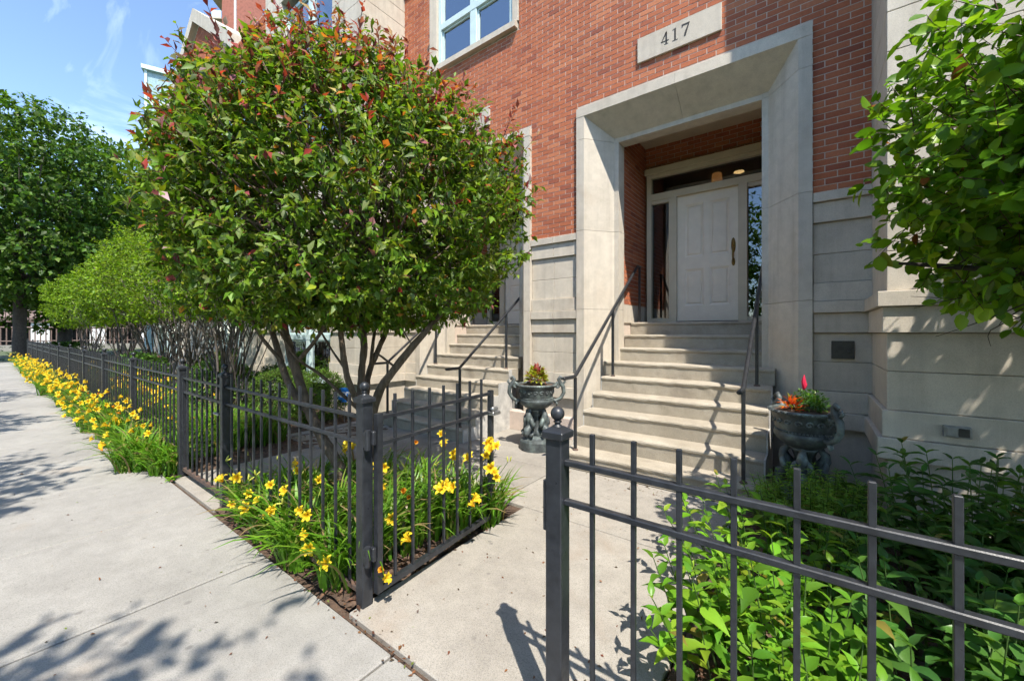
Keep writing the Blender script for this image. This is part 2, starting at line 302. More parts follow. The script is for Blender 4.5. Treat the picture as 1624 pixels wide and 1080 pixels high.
def lay(u0, u1, z0, z1, openings, place):
    n = int(math.ceil((z1-z0)/CH)); kx0 = math.floor(u0/BL)-1
    for c in range(n):
        za = z0+c*CH+J; zb = min(z0+(c+1)*CH, z1)
        if zb-za < 0.012: continue
        off = BL/2 if c % 2 else 0
        for k in range(kx0, int(math.ceil(u1/BL))+2):
            a = k*BL+off+J/2; b = a+BL-J
            for (p, q) in cuts(max(a, u0), min(b, u1), za, zb, openings):
                if q > p+0.012: place(p, q, za, zb)
proud = lambda: rnd.uniform(-0.0012, 0.0012)
lay(X0+0.003, X1-0.003, ZB, ZT, ops+plq, lambda p, q, za, zb: bricks.append((p, q, YF+proud(), YF+0.02, za, zb)))
for k in (0, 1):
    dx = -MOD*k
    lay(-2.30+dx, -0.44+dx, 4.30, 4.76, [], lambda p, q, za, zb: bricks.append((p, q, 6.90+proud(), 6.93, za, zb)))
    lay(5.80, 6.90, 1.98, 4.76, [], lambda p, q, za, zb: bricks.append((-2.33+dx, -2.30+dx+proud(), p, q, za, zb)))
    lay(5.80, 6.90, 1.98, 4.76, [], lambda p, q, za, zb: bricks.append((-0.44+dx+proud(), -0.41+dx, p, q, za, zb)))
def seen_area(b):
    p = px((b[0]+b[1])/2, (b[2]+b[3])/2, (b[4]+b[5])/2)
    if p is None or not (0 < p[0] < 1624 and 0 < p[1] < 1080): return 0
    if b[2] > 5.5 and (p[0] > 1208 or p[0] < 985): return 0
    if p[0] < 850 and p[1] > 200-(850-p[0])*1.2 + 0: return 0
    if p[0] > 1385: return 0
    a = px(b[0], b[2], b[4]); c = px(b[1], b[3] if b[2] > 5.6 else b[2], b[5]); return abs((a[0]-c[0])*(a[1]-c[1])) if a and c else 0
# full-size bricks share one mesh; the 300 that show largest are parts of their own, the rest is one mass
order = sorted(range(len(bricks)), key=lambda i: -seen_area(bricks[i])); chosen = set(order[:300]); bmesh_cache = {}
mv, mt, mc, nb_ = [], [], [], 0
for i, b in enumerate(bricks):
    sx, sy, sz = b[1]-b[0], b[3]-b[2], b[5]-b[4]
    if i in chosen:
        key = (round(sx, 3), round(sy, 2), round(sz, 3))
        if key not in bmesh_cache:
            bmesh_cache[key] = MB().bbox(-sx/2, sx/2, -sy/2, sy/2, -sz/2, sz/2, 0.0015).mesh('brick'); bmesh_cache[key].materials.append(M_brick)
        o = bpy.data.objects.new('brick', bmesh_cache[key]); COL.objects.link(o); o.parent = house
        o.location = ((b[0]+b[1])/2-house.location.x, (b[2]+b[3])/2-house.location.y, (b[4]+b[5])/2)
        o.rotation_euler = (0, rnd.gauss(0, 0.003), 0)
    else:
        t_ = MB().box(*b); mv += t_.v; mt += [(f[0]+nb_, f[1]+nb_, f[2]+nb_) for f in t_.f]+[(f[0]+nb_, f[2]+nb_, f[3]+nb_) for f in t_.f]; mc += [(rnd.random(),)*3]*8; nb_ += 8
kind(link('brickwork', fast('brickwork', np.array(mv), np.array(mt), np.array(mc), flat=True), M_brickmass, house), 'stuff')

# limestone base: bands of blocks, each block a part
LV = [(0.0, 0.57, 0.0), (0.574, 0.735, 0.060), (0.739, 0.945, 0.030), (0.949, 1.247, 0.0), (1.251, 1.545, 0.0), (1.549, 1.750, 0.028), (1.754, 1.872, 0.060),
      (1.876, 2.062, 0.030), (2.066, 2.363, 0.0), (2.367, 2.688, 0.0), (2.692, 2.898, 0.030), (2.902, 3.0, 0.060)]
def stone(name, x0, x1, y0, y1, z0, z1, b=0.004): return MB().bbox(x0, x1, y0, y1, z0, z1, b).build(name, M_lime, house)
def base_wall(x0, x1, yf, split=None, skip=0):
    for i, (a, b, pr) in enumerate(LV):
        if i < skip: continue
        xs_ = [x0]+(split or [])+[x1]
        for j in range(len(xs_)-1): stone('stone_block', xs_[j]+(0.0015 if j else 0), xs_[j+1]-(0.0015 if j < len(xs_)-2 else 0), yf-pr, yf+0.3, a, b)
base_wall(-3.556+0.004, -2.744, YF+0.02, [-3.15]); base_wall(0.004, 0.47, YF+0.02); base_wall(-6.71, -6.30, YF+0.02)
MB().bbox(-3.99,-2.76,5.13,5.3,0,0.30,0.008).build('plinth', M_pink, house)
# projecting bays: base bands and ashlar courses
def bay(x0, x1, yf, holes):
    for i, (a, b, pr) in enumerate(LV[:7]):
        for (p, q) in cuts(x0-pr, x1+pr, a, b, holes):
            n = max(1, round((q-p)/1.3)); 
            for j in range(n): stone('stone_block', p+(q-p)*j/n+(0.0015 if j else 0), p+(q-p)*(j+1)/n-(0.0015 if j < n-1 else 0), yf-pr, YF+0.25, a, b)
    z = 1.876; c = 0
    while z < 11.2:
        z1 = z+0.3125
        for (p, q) in cuts(x0, x1, z, z1, holes):
            n = max(1, round((q-p)/1.25)); e = [p+(q-p)*j/n for j in range(n+1)]
            if c % 2 and n > 1: e = [p]+[p+(q-p)*(j+0.5)/n for j in range(n)]+[q]
            for j in range(len(e)-1): stone('stone_block', e[j]+(0.0015 if j else 0), e[j+1]-(0.0015 if j < len(e)-2 else 0), yf, YF+0.25, z, z1-0.004)
        z = z1; c += 1
bay(0.466, 4.6, 4.28, [])
bay(-10.95, -6.71, 4.30, [(-10.1, -7.87, 0.47, 2.70), (-10.1, -7.80, 5.3, 9.2)])
# door surrounds
def surround(dx):
    L = [(-2.74,5.20),(-2.62,5.20),(-2.324,5.587),(-2.257,5.587),(-2.257,5.80),(-2.74,5.80)]; Rr = [(-2.74-x, y) for x, y in L][::-1]
    s_ = thing_part = MB().prism([(x+dx, y) for x, y in [( -2.70,5.35),(-2.60,5.35),(-2.33,5.65),(-2.33,5.78),(-2.70,5.78)]], 0.0, 4.6).build('door_surround', M_lime, house)
    for P in (L, Rr):
        for (a, b) in ((0.0, 1.884), (1.888, 3.018), (3.022, 4.326), (4.330, 4.648)): MB().prism([(x+dx, y) for x, y in P], a, b).build('surround_stone', M_lime, s_)
    for (a, b) in ((-2.74, -1.371), (-1.369, 0.0)):
        MB().prism([(5.197,4.652),(5.593,4.38),(5.593,4.32),(5.80,4.32),(5.80,4.78),(5.197,4.78)][::-1], a+dx, b+dx, 'x').build('lintel_stone', M_lime, s_)
    v = MB(); v.box(-2.6+dx,-0.14+dx,5.8,6.95,4.76,5.0); v.box(-2.6+dx,-2.3045+dx,5.8,7.1,0.5,4.755); v.box(-0.4355+dx,-0.14+dx,5.8,7.1,0.5,4.755); v.box(-2.32+dx,-0.42+dx,6.9045,7.1,4.31,4.76)
    v.build('vestibule_wall', M_mortar, house)
    MB().box(-2.32+dx,-2.285+dx,5.80,6.9,1.70,1.975).build('stone_skirting', M_lime, house); MB().box(-0.455+dx,-0.42+dx,5.80,6.9,1.70,1.975).build('stone_skirting', M_lime, house)
    MB().box(-2.31+dx,-0.43+dx,5.803,6.9,4.70,4.757).build('vestibule_ceiling', M_cream, house)
    # entrance frame, transom, sidelights
    f = MB(); y0, y1 = 6.80, 6.93
    f.bbox(-2.28+dx,-0.45+dx,6.77,6.93,4.20,4.302,0.006); f.bbox(-2.25+dx,-2.175+dx,y0,y1,1.712,4.2); f.bbox(-0.555+dx,-0.47+dx,y0,y1,1.712,4.2)
    f.bbox(-2.175+dx,-0.555+dx,y0,y1,4.14,4.2); f.bbox(-2.175+dx,-0.555+dx,y0-0.01,y1,3.76,3.868); f.bbox(-1.885+dx,-1.765+dx,y0-0.012,y1,1.712,3.76); f.bbox(-0.888+dx,-0.768+dx,y0-0.012,y1,1.712,3.76)
    f.bbox(-2.175+dx,-1.885+dx,y0+0.01,y1,1.712,1.79); f.bbox(-0.768+dx,-0.555+dx,y0+0.01,y1,1.712,1.79); f.bbox(-2.175+dx,-1.885+dx,y0+0.012,y1,3.70,3.76,0.003); f.bbox(-0.768+dx,-0.555+dx,y0+0.012,y1,3.70,3.76,0.003)
    fr = f.build('door_frame', M_cream, house)
    MB().box(-2.175+dx,-0.555+dx,6.87,6.876,3.868,4.14).build('transom_pane', M_dglass, fr)
    MB().box(-2.175+dx,-1.885+dx,6.87,6.876,1.79,3.70).build('sidelight_pane', M_dglass, fr); MB().box(-0.768+dx,-0.555+dx,6.87,6.876,1.79,3.70).build('sidelight_pane', M_dglass, fr)
    MB().box(-1.78+dx,-0.87+dx,6.79,6.9,1.713,1.735).build('threshold', M_rail, fr)
    d = MB(); dx0, dx1, dz0, dz1, yd = -1.765+dx, -0.888+dx, 1.738, 3.758, 6.845
    # door slab with recessed fields
    cols = ((dx0+0.115, dx0+0.40), (dx1-0.40, dx1-0.115)); rows = ((dz0+0.24, dz0+0.83), (dz0+1.02, dz1-0.15))
    holes = [(a, b, c, e) for a, b in cols for c, e in rows]; ze = sorted({dz0, dz1, *[z for r in rows for z in r]})
    for i in range(len(ze)-1):
        for (p, q) in cuts(dx0, dx1, ze[i], ze[i+1], holes): d.box(p, q, yd, yd+0.045, ze[i], ze[i+1])
    door = d.build('front_door', M_door, house)
    for (a, b, c, e) in holes:
        pm = MB(); pm.box(a, b, yd+0.018, yd+0.04, c, e)
        o1 = [(a,c),(b,c),(b,e),(a,e)]; i1 = [(a+0.035,c+0.035),(b-0.035,c+0.035),(b-0.035,e-0.035),(a+0.035,e-0.035)]; i2 = [(a+0.055,c+0.055),(b-0.055,c+0.055),(b-0.055,e-0.055),(a+0.055,e-0.055)]
        vs = [(x, yd+0.001, z) for x, z in o1]+[(x, yd+0.017, z) for x, z in i1]+[(x, yd+0.004, z) for x, z in i2]
        pm.add(vs, [(k, (k+1) % 4, 4+(k+1) % 4, 4+k) for k in range(4)]+[(4+k, 4+(k+1) % 4, 8+(k+1) % 4, 8+k) for k in range(4)]+[(8,9,10,11)])
        pm.build('door_panel', M_door, door)
    h = MB(); hx = dx1-0.068
    h.prism([(hx+0.030*math.cos(t_)*(1 if abs(math.sin(t_)) < .9 else .8), 2.87+0.115*math.sin(t_)) for t_ in np.linspace(0, 2*math.pi, 20, endpoint=False)][::-1], yd-0.008, yd, 'y')
    h.prism([(hx+0.024*math.cos(t_), 2.62+0.06*math.sin(t_)) for t_ in np.linspace(0, 2*math.pi, 16, endpoint=False)][::-1], yd-0.008, yd, 'y')
    h.tube([(hx,yd-0.01,2.84),(hx,yd-0.05,2.81),(hx,yd-0.062,2.74),(hx,yd-0.05,2.66),(hx,yd-0.01,2.62)], [0.010,0.011,0.013,0.011,0.010], 8); h.ball((hx,yd-0.014,2.925), 0.02, 10, 6)
    h.build('door_handle', M_brass, door, True)
    r = MB(); r.box(-3.1+dx,0.3+dx,10.0,10.1,1.6,5.0); r.box(-3.1+dx,0.3+dx,7.1,10,1.6,1.7); r.box(-3.1+dx,0.3+dx,7.1,10,4.525,4.6); r.box(-3.2+dx,-3.1+dx,7.1,10.1,1.6,5); r.box(0.3+dx,0.4+dx,7.1,10.1,1.6,5)
    r.build('hallway', M_room, house)
surround(0); surround(-MOD)
# address plaques with carved numerals
def numeral(ch, ox, oz, s, y, parent):
    n = MB(); P = lambda pts: n.prism([(ox+s*a, oz+s*b) for a, b in pts][::-1], y, y+0.004, 'y')
    if ch == '4':
        P([(0.0,0.22),(0.62,0.22),(0.62,0.30),(0.0,0.30)]); P([(0.0,0.22),(0.10,0.30),(0.46,0.86),(0.46,1.0),(0.36,0.96)]); P([(0.36,0.02),(0.48,0.02),(0.48,1.0),(0.36,0.96)]); P([(0.26,-0.02),(0.58,-0.02),(0.58,0.02),(0.26,0.02)])
    elif ch == '1':
        P([(0.14,0.02),(0.27,0.02),(0.27,1.0),(0.14,0.93)]); P([(0.0,-0.02),(0.41,-0.02),(0.41,0.03),(0.0,0.03)]); P([(0.0,0.84),(0.14,0.90),(0.14,0.94),(0.0,0.88)])
    else:
        P([(0.0,0.87),(0.56,0.87),(0.60,1.0),(0.0,1.0)]); P([(0.0,0.74),(0.05,0.74),(0.10,0.87),(0.0,0.87)]); P([(0.48,0.87),(0.60,0.97),(0.30,0.0),(0.16,0.0),(0.22,0.30)])
    n.build('numeral', M_num, parent)
for k, q in enumerate(plq):
    pl = MB().bbox(q[0], q[1], YF-0.030, YF+0.02, q[2], q[3], 0.004).build('address_plaque', M_lime, house)
    if k == 0:
        for ch, ox in (('4', -1.545), ('1', -1.405), ('7', -1.295)): numeral(ch, ox, 5.20, 0.155, YF-0.0325, pl)
# upper windows
def window(x0, x1, z0, z1, yf, rail, stone_frame=True, blinds=True):
    fw = MB()
    fw.bbox(x0, x0+0.085, yf+0.03, yf+0.13, z0, z1); fw.bbox(x1-0.085, x1, yf+0.03, yf+0.13, z0, z1); xm = (x0+x1)/2
    fw.bbox(xm-0.075, xm+0.075, yf+0.025, yf+0.13, z0, z1); fw.bbox(x0+0.085, x1-0.085, yf+0.035, yf+0.13, z0, z0+0.08); fw.bbox(x0+0.085, x1-0.085, yf+0.035, yf+0.13, z1-0.08, z1); fw.bbox(x0+0.085, x1-0.085, yf+0.02, yf+0.13, rail-0.06, rail+0.06)
    wi = fw.build('window', M_teal, house)
    for (a, b) in ((x0+0.085, xm-0.075), (xm+0.075, x1-0.085)):
        for (c, e) in ((z0+0.08, rail-0.06), (rail+0.06, z1-0.08)):
            sa = MB(); sa.bbox(a, a+0.035, yf+0.06, yf+0.11, c, e); sa.bbox(b-0.035, b, yf+0.06, yf+0.11, c, e); sa.bbox(a+0.035, b-0.035, yf+0.06, yf+0.11, c, c+0.035); sa.bbox(a+0.035, b-0.035, yf+0.06, yf+0.11, e-0.035, e); sa.build('sash', M_teal, wi)
            MB().box(a+0.035, b-0.035, yf+0.085, yf+0.09, c+0.035, e-0.035).build('pane', M_glass, wi)
    if blinds:
        bl = MB(); z = z1-0.1
        while z > rail-0.35: bl.add([(x0+0.12, yf+0.20, z), (x1-0.12, yf+0.20, z), (x1-0.12, yf+0.225, z+0.016), (x0+0.12, yf+0.225, z+0.016)], [(0,1,2,3)]); z -= 0.026
        kind(bl.build('blind', M_blind, wi), 'stuff')
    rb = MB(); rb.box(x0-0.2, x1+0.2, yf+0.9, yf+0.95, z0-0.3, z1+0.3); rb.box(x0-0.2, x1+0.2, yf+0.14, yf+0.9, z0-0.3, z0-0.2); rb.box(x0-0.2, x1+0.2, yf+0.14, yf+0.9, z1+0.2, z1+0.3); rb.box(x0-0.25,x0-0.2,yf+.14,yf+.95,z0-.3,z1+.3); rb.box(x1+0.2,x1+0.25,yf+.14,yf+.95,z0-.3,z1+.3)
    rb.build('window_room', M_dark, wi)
    if stone_frame:
        MB().bbox(x0-0.20, x0, yf-0.02, yf+0.2, z0, z1+0.1).build('window_jamb', M_lime, wi); MB().bbox(x1, x1+0.12, yf-0.02, yf+0.2, z0, z1+0.1).build('window_jamb', M_lime, wi)
        MB().prism([(yf-0.085,z0-0.115),(yf+0.2,z0-0.115),(yf+0.2,z0),(yf+0.03,z0-0.002),(yf-0.085,z0-0.02)], x0-0.20, x1+0.10, 'x').build('sill', M_lime, wi)
window(-5.73, -3.93, 6.60, 8.9, YF, 7.35); window(-2.17, -0.37, 6.60, 8.9, YF, 7.35)
window(-10.1, -7.80, 5.3, 9.2, 4.30+0.10, 7.3, False); window(-10.1, -7.87, 0.47, 2.70, 4.30+0.06, 1.45, False, False)
rf = MB().bbox(-11.1, 4.7, 4.15, 14.0, 11.2, 11.5, 0.02).build('roof', M_lime, house)
mbk = MB(); mbk.box(-10.9,4.55,10.3,13.9,0,11.2); mbk.box(-10.9,-6.75,5.5,10.3,2.9,5.2); mbk.box(4.5,4.55,5.5,10.3,0,11.2); mbk.build('rear_wall', M_mortar, house)

# ------------------------------------------------------------------ lamp seen through the transom
lamp = thing('hall_lamp', 'small lit orange lamp shade seen through the transom glass above the door', 'lamp', (-1.93, 8.6, 4.2))
_s, _c = math.sin(AZ), math.cos(AZ); _pt = lambda u, v, d: (-_s*d+_c*(u-812)/634.4*d, _c*d+_s*(u-812)/634.4*d, HC-(v-527.5)/634.4*d)
lx, ly, lz = _pt(1137, 284, 7.5)
MB().lathe([(0.10,-0.09),(0.10,-0.088),(0.082,0.10),(0.080,0.10)], (lx,ly,lz), 20).build('lamp_shade', M_shade, lamp, True)
MB().ball((lx,ly,lz-0.085), 0.045, 12, 8).build('bulb', M_bulb, lamp, True); MB().tube([(lx,ly,lz+0.1),(lx,ly,4.53)], 0.008, 6).build('rod', M_brass, lamp)
tag(MB().lathe([(0.085,0),(0.085,0.012),(0.05,0.014)], _pt(1172, 273.5, 7.4)[:2]+(4.512,), 20).build('recessed_ceiling_light', M_bulb, None), 'round recessed ceiling light glowing behind the transom glass', 'ceiling light')

# ------------------------------------------------------------------ concrete stairs and handrails
RS, TR, Y1 = 0.19, 0.265, 4.05
def stairs(dx, label):
    st = thing('concrete_stairs', label, 'stairs', (-1.37+dx, Y1, 0), 'front stairs of the row house')
    for k in range(9):
        z0, z1 = k*RS, (k+1)*RS; y = Y1+k*TR; a, b = (-2.31, -0.36) if k < 5 else (-2.264, -0.474) if k == 6 else (-2.295, -0.445)
        if k == 5: a, b = -2.40, -0.34
        ye = y+TR+0.03 if k < 8 else 6.86
        # rounded, slightly overhanging nosing
        prof = [(y+0.016, z0+0.001), (y+0.012, z1-0.055), (y+0.001, z1-0.040), (y-0.003, z1-0.022), (y+0.003, z1-0.008), (y+0.018, z1), (ye, z1), (ye, z0+0.001)]
        n = 26; vs = []; P = len(prof)
        for i in range(n+1):
            x = a+(b-a)*i/n+dx
            for j, (py, pz) in enumerate(prof):
                jx = rnd.gauss(0, 0.0012) if 0 < j < 6 else 0; vs.append((x, py+jx, pz+(rnd.gauss(0, 0.001) if 1 < j < 6 else 0)))
        fs = [(i*P+j, i*P+(j+1) % P, (i+1)*P+(j+1) % P, (i+1)*P+j) for i in range(n) for j in range(P)]+[tuple(range(P)), tuple(range(n*P, n*P+P))[::-1]]
        MB().add(vs, [f[::-1] for f in fs]).build('step', M_step, st)
    cr_ = MB()
    for k in range(1, 5): cr_.box(-2.30+dx, -0.37+dx, Y1+k*TR+0.03, 5.19, (k-1)*RS, k*RS-0.002)
    cr_.box(-2.25+dx, -0.486+dx, 5.5, 6.86, 0, 5*RS); cr_.build('core', M_side, st)
    # weathered side faces
    for xs_ in ((-2.325, -2.311), (-0.359, -0.345)):
        pts = [(Y1+0.006, 0.0), (5.19, 0.0)]+[(5.19, 5*RS-0.003)]
        for k in range(4, -1, -1): pts += [(Y1+k*TR+0.012, (k+1)*RS-0.003), (Y1+k*TR+0.012, k*RS-0.003)]
        MB().prism(pts[:-1], xs_[0]+dx, xs_[1]+dx, 'x').build('side_face', M_side, st)
stairs(0, 'wide concrete front steps leading up to the white panelled door'); stairs(-MOD, 'concrete steps of the neighbouring entrance, half hidden behind the leafy tree')
def handrail(x, label, dx=0):
    h = thing('handrail', label, 'handrail', (x+dx, 4.15, 0), 'black iron stair handrails'); X = x+dx
    zr = lambda y: 1.04+(y-4.13)*0.745
    MB().tube([(X, 3.88, 1.035), (X, 3.885, 1.04), (X, 4.12, 1.04), (X, 4.16, 1.055), (X, 6.19, zr(6.19)), (X, 6.23, zr(6.21)), (X, 6.34, zr(6.21))], 0.021, 10).build('rail', M_rail, h, True)
    for (y, z0) in ((4.15, RS), (5.24, 5*RS), (6.30, 9*RS)):
        zt = 1.03 if y < 4.2 else (zr(y)-0.01 if y < 6 else zr(6.21)-0.005)
        MB().bbox(X-0.016, X+0.016, y-0.016, y+0.016, z0-0.01, zt, 0.003).build('post', M_rail, h)
        MB().lathe([(0.034,0),(0.030,0.012),(0.018,0.02)], (X, y, z0), 10).build('post_foot', M_rust, h)
handrail(-2.20, 'black iron handrail beside the left stone pier of the near steps'); handrail(-0.50, 'black iron handrail beside the dark urn with the red plume')
handrail(-2.20, 'black iron handrail on the far side of the neighbouring steps', -MOD); handrail(-0.50, 'black iron handrail on the near side of the neighbouring steps', -MOD)

# ------------------------------------------------------------------ iron fence and gates
FY = 1.32
def post(x, parent, y=FY, hgt=1.155, ball=True, m=None):
    m = m or M_iron
    p = MB().bbox(x-0.034, x+0.034, y-0.034, y+0.034, -0.05, hgt, 0.004).build('post', m, parent)
    c = MB(); c.bbox(x-0.045, x+0.045, y-0.045, y+0.045, hgt-0.004, hgt+0.026, 0.004)
    c.add([(x-0.040,y-0.040,hgt+0.026),(x+0.040,y-0.040,hgt+0.026),(x+0.040,y+0.040,hgt+0.026),(x-0.040,y+0.040,hgt+0.026),(x-0.018,y-0.018,hgt+0.04),(x+0.018,y-0.018,hgt+0.04),(x+0.018,y+0.018,hgt+0.04),(x-0.018,y+0.018,hgt+0.04)], [(0,1,5,4),(1,2,6,5),(2,3,7,6),(3,0,4,7),(4,5,6,7)])
    c.build('post_cap', m, p)
    if ball:
        b = MB(); b.lathe([(0.022,0.036),(0.020,0.042),(0.012,0.046),(0.011,0.052),(0.016,0.056),(0.016,0.060),(0.010,0.064)], (x,y,hgt), 16); b.ball((x,y,hgt+0.088), 0.027, 18, 12); b.build('ball_finial', m, p, True)
pick_me = MB().bbox(-0.008, 0.008, -0.008, 0.008, 0, 1.10, 0.0015).mesh('picket'); pick_me.materials.append(M_iron)
def picket(x, y, z0, parent, rz=0):
    o = bpy.data.objects.new('picket', pick_me); COL.objects.link(o); o.parent = parent; o.location = (x-parent.location.x, y-parent.location.y, z0-parent.location.z); o.rotation_euler = (rnd.gauss(0,0.002), rnd.gauss(0,0.002), rz); return o
def rails(xa, xb, parent, zs=(1.065, 0.918), bottom=True):
    for z in zs: MB().bbox(xa, xb, FY-0.0135, FY+0.0135, z-0.0105, z+0.0105, 0.003).build('rail', M_iron, parent)
    if bottom: MB().bbox(xa, xb, FY-0.016, FY+0.016, 0.055, 0.085, 0.003).build('bottom_rail', M_rust, parent)
f1 = thing('iron_fence', 'long black iron picket fence running away along the sidewalk behind yellow lilies', 'fence', (-5.46, FY, 0))
posts = [-5.46, -7.75, -9.95, -12.15, -14.35, -16.6, -18.8, -21.1, -23.4, -25.8, -28.3]
for x in posts: post(x, f1)
for a, b in zip(posts[:-1], posts[1:]):
    rails(b+0.034, a-0.034, f1); n = round((a-b)/0.149)
    for k in range(1, n): picket(b+(a-b)*k/n, FY, 0.085, f1)
f2 = thing('iron_fence', 'short black iron fence section in front of the lily bed between two gates', 'fence', (-3.1, FY, 0))
post(-4.20, f2); post(-2.045, f2); rails(-4.166, -2.079, f2); 
for k in range(1, 14): picket(-4.20+2.155*k/14, FY, 0.085, f2)
f3 = thing('iron_fence', 'near black iron picket fence across the lower corner before the leafy bed', 'fence', (-0.77, FY, 0))
post(-0.775, f3); rails(-0.741, 2.4, f3); post(2.434, f3)
for k in range(1, 22): picket(-0.78+0.149*k, FY, 0.085, f3)
MB().bbox(-0.822, -0.809, FY-0.03, FY+0.02, 0.80, 0.99, 0.002).build('strike_plate', M_iron, f3)
def gate(hx, hy, dirx, diry, length, label, ball=False):
    g = thing('iron_gate', label, 'gate', (hx, hy, 0), 'black iron garden gates'); d = Vector((dirx, diry, 0)).normalized(); n_ = Vector((-d.y, d.x, 0))
    def bar(s0, s1, t, z0, z1, name, m=M_iron):
        vs = []
        for z in (z0, z1):
            for (s_, tt) in ((s0,-t),(s1,-t),(s1,t),(s0,t)):
                p = Vector((hx,hy,z))+d*s_+n_*tt; vs.append(p)
        return MB().add(vs, [(0,3,2,1),(4,5,6,7),(0,1,5,4),(1,2,6,5),(2,3,7,6),(3,0,4,7)]).build(name, m, g)
    bar(0.0, 0.036, 0.018, 0.075, 1.09, 'stile'); bar(length-0.036, length, 0.018, 0.075, 1.09, 'stile')
    bar(0.036, length-0.036, 0.0135, 1.054, 1.075, 'rail'); bar(0.036, length-0.036, 0.0135, 0.907, 0.928, 'rail'); bar(0.036, length-0.036, 0.017, 0.075, 0.108, 'bottom_rail', M_iron if dirx > -0.5 else M_rust)
    n = round(length/0.140)
    for k in range(1, n): p = Vector((hx,hy,0))+d*(length*k/n); picket(p.x, p.y, 0.09, g, math.atan2(d.y, d.x))
    return g, d, n_
g1, d1, n1 = gate(-1.975, 1.345, -0.075, 1.0, 1.13, 'open black iron gate swung in against the lily bed')
for z in (0.95, 0.30):
    h = MB(); h.bbox(-2.012,-1.985,1.285,1.33,z-0.045,z+0.045,0.006); h.tube([(-1.985,1.30,z-0.055),(-1.985,1.30,z+0.055)], 0.017, 10); h.bbox(-1.985,-1.950,1.312,1.336,z-0.03,z+0.05,0.006); h.build('hinge', M_iron, g1, False)
la = MB(); e = Vector((-1.975,1.345,0))+d1*1.12; la.bbox(e.x-0.01, e.x+0.055, e.y-0.04, e.y+0.055, 0.895, 0.925, 0.004); la.tube([(e.x+0.02,e.y-0.02,0.94),(e.x+0.02,e.y+0.045,0.94)], 0.016, 10); la.ball((e.x+0.035,e.y-0.02,0.945), 0.02, 10, 6); la.build('latch', M_zinc, g1)
g2, d2, n2 = gate(-4.245, FY, -1, 0, 1.17, 'closed black iron gate with a rusty bottom rail between two posts')
MB().bbox(-4.42,-4.29,FY-0.03,FY+0.03,0.80,0.815,0.002).build('latch', M_zinc, g2)

